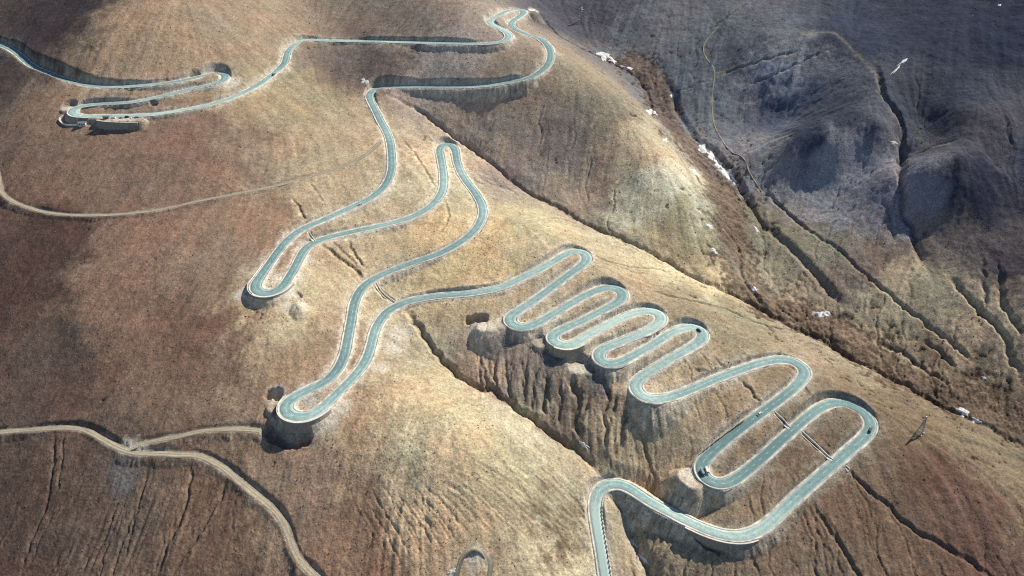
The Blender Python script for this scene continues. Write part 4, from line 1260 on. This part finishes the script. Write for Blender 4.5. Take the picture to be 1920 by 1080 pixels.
snow(1830, 789, 10, 4.5, .3, 'small snow patch in the gully beyond the near pylon', 'snow in the gully beyond the near pylon', 205)
snow(1845, 709, 5, 2.6, .3, 'lone small snow patch in the brown bog below the far slope', None, 206)
snow(1680, 131, 10, 2.0, -.75, 'thin lower half of a slanting snow streak on the dark far slope', None, 207)
snow(1694, 115, 11, 2.0, -.65, 'thin upper half of a slanting snow streak on the dark far slope', None, 208)
snow(1874, 10, 3, 2, 0, 'tiny snow dot high on the dark far slope', None, 209)
snow(847, 1072, 10, 3.6, -.5, 'pale snow strip beside the short dirt loop', None, 210)
snow(1676, 268, 6, 4, .4, 'snow patch where the big gully of the far slope narrows', None, 211)
snow(1188, 1018, 11, 2.6, 1.0, 'upper white ice strip along the lower stream bank', None, 212)
snow(1206, 1048, 15, 3.2, .85, 'lower white ice strip along the lower stream bank', None, 213)

# ------------------------------------------------------------------ scattered shrubs and stones
def scatter(name, n, r0, r1, mat, label, seed, dens, flatten=.7):
    rg = np.random.default_rng(seed)
    y = YMIN + 40 + (YMAX - YMIN - 120) * rg.random(n * 4) ** 1.5
    x = (rg.random(n * 4) * 2 - 1) * halfw(y) * .95
    keep = rg.random(n * 4) < dens(x, y)
    rd = bil(RDMAIN, x, y); keep &= rd > 6.4
    for nm, w, Q, lab in TR: pass
    keep &= (bil(RD - RW, x, y) > .3)
    x = x[keep][:n]; y = y[keep][:n]; n = len(x)
    z = ground(x, y)
    r = (r0 + (r1 - r0) * rg.random(n) ** 2.5) * (y / 600) ** .3
    dirs = np.array([(1, 0, 0), (.3, .95, 0), (-.8, .6, 0), (-.8, -.6, 0), (.3, -.95, 0), (0, 0, 1.0), (0, 0, -.6)])
    V = np.empty((n, 7, 3))
    for k, d in enumerate(dirs):
        j = .65 + .7 * rg.random(n)
        V[:, k, 0] = x + d[0] * r * j; V[:, k, 1] = y + d[1] * r * j; V[:, k, 2] = z + d[2] * r * j * flatten + r * .12 + (rg.random(n) - .5) * r * .25
    f = np.array([(i, (i + 1) % 5, 5) for i in range(5)] + [((i + 1) % 5, i, 6) for i in range(5)])
    F = (f[None] + (np.arange(n) * 7)[:, None, None]).reshape(-1, 3)
    me = bpy.data.meshes.new(name); me.vertices.add(n * 7); me.vertices.foreach_set('co', V.astype(np.float32).ravel())
    m_ = len(F); me.loops.add(m_ * 3); me.loops.foreach_set('vertex_index', F.astype(np.int32).ravel()); me.polygons.add(m_); me.polygons.foreach_set('loop_start', np.arange(0, m_ * 3, 3, dtype=np.int32))
    me.update(calc_edges=True); me.materials.append(mat)
    tag(link(bpy.data.objects.new(name, me)), label, kind='stuff')


scatter('dry_shrubs', 9000, .2, .7, M_SHRUB, 'dark dry shrubs dotted over the slopes', 5, lambda x, y: np.clip(.35 + perlin(x / 40, y / 40, 90) + .5 * perlin(x / 9, y / 9, 91), .02, 1))
scatter('field_stones', 7000, .2, .8, M_ROCK, 'pale stones strewn over the slopes', 6, lambda x, y: np.clip(.3 + perlin(x / 30, y / 30, 95) + .6 * perlin(x / 7, y / 7, 96), .02, 1), .6)
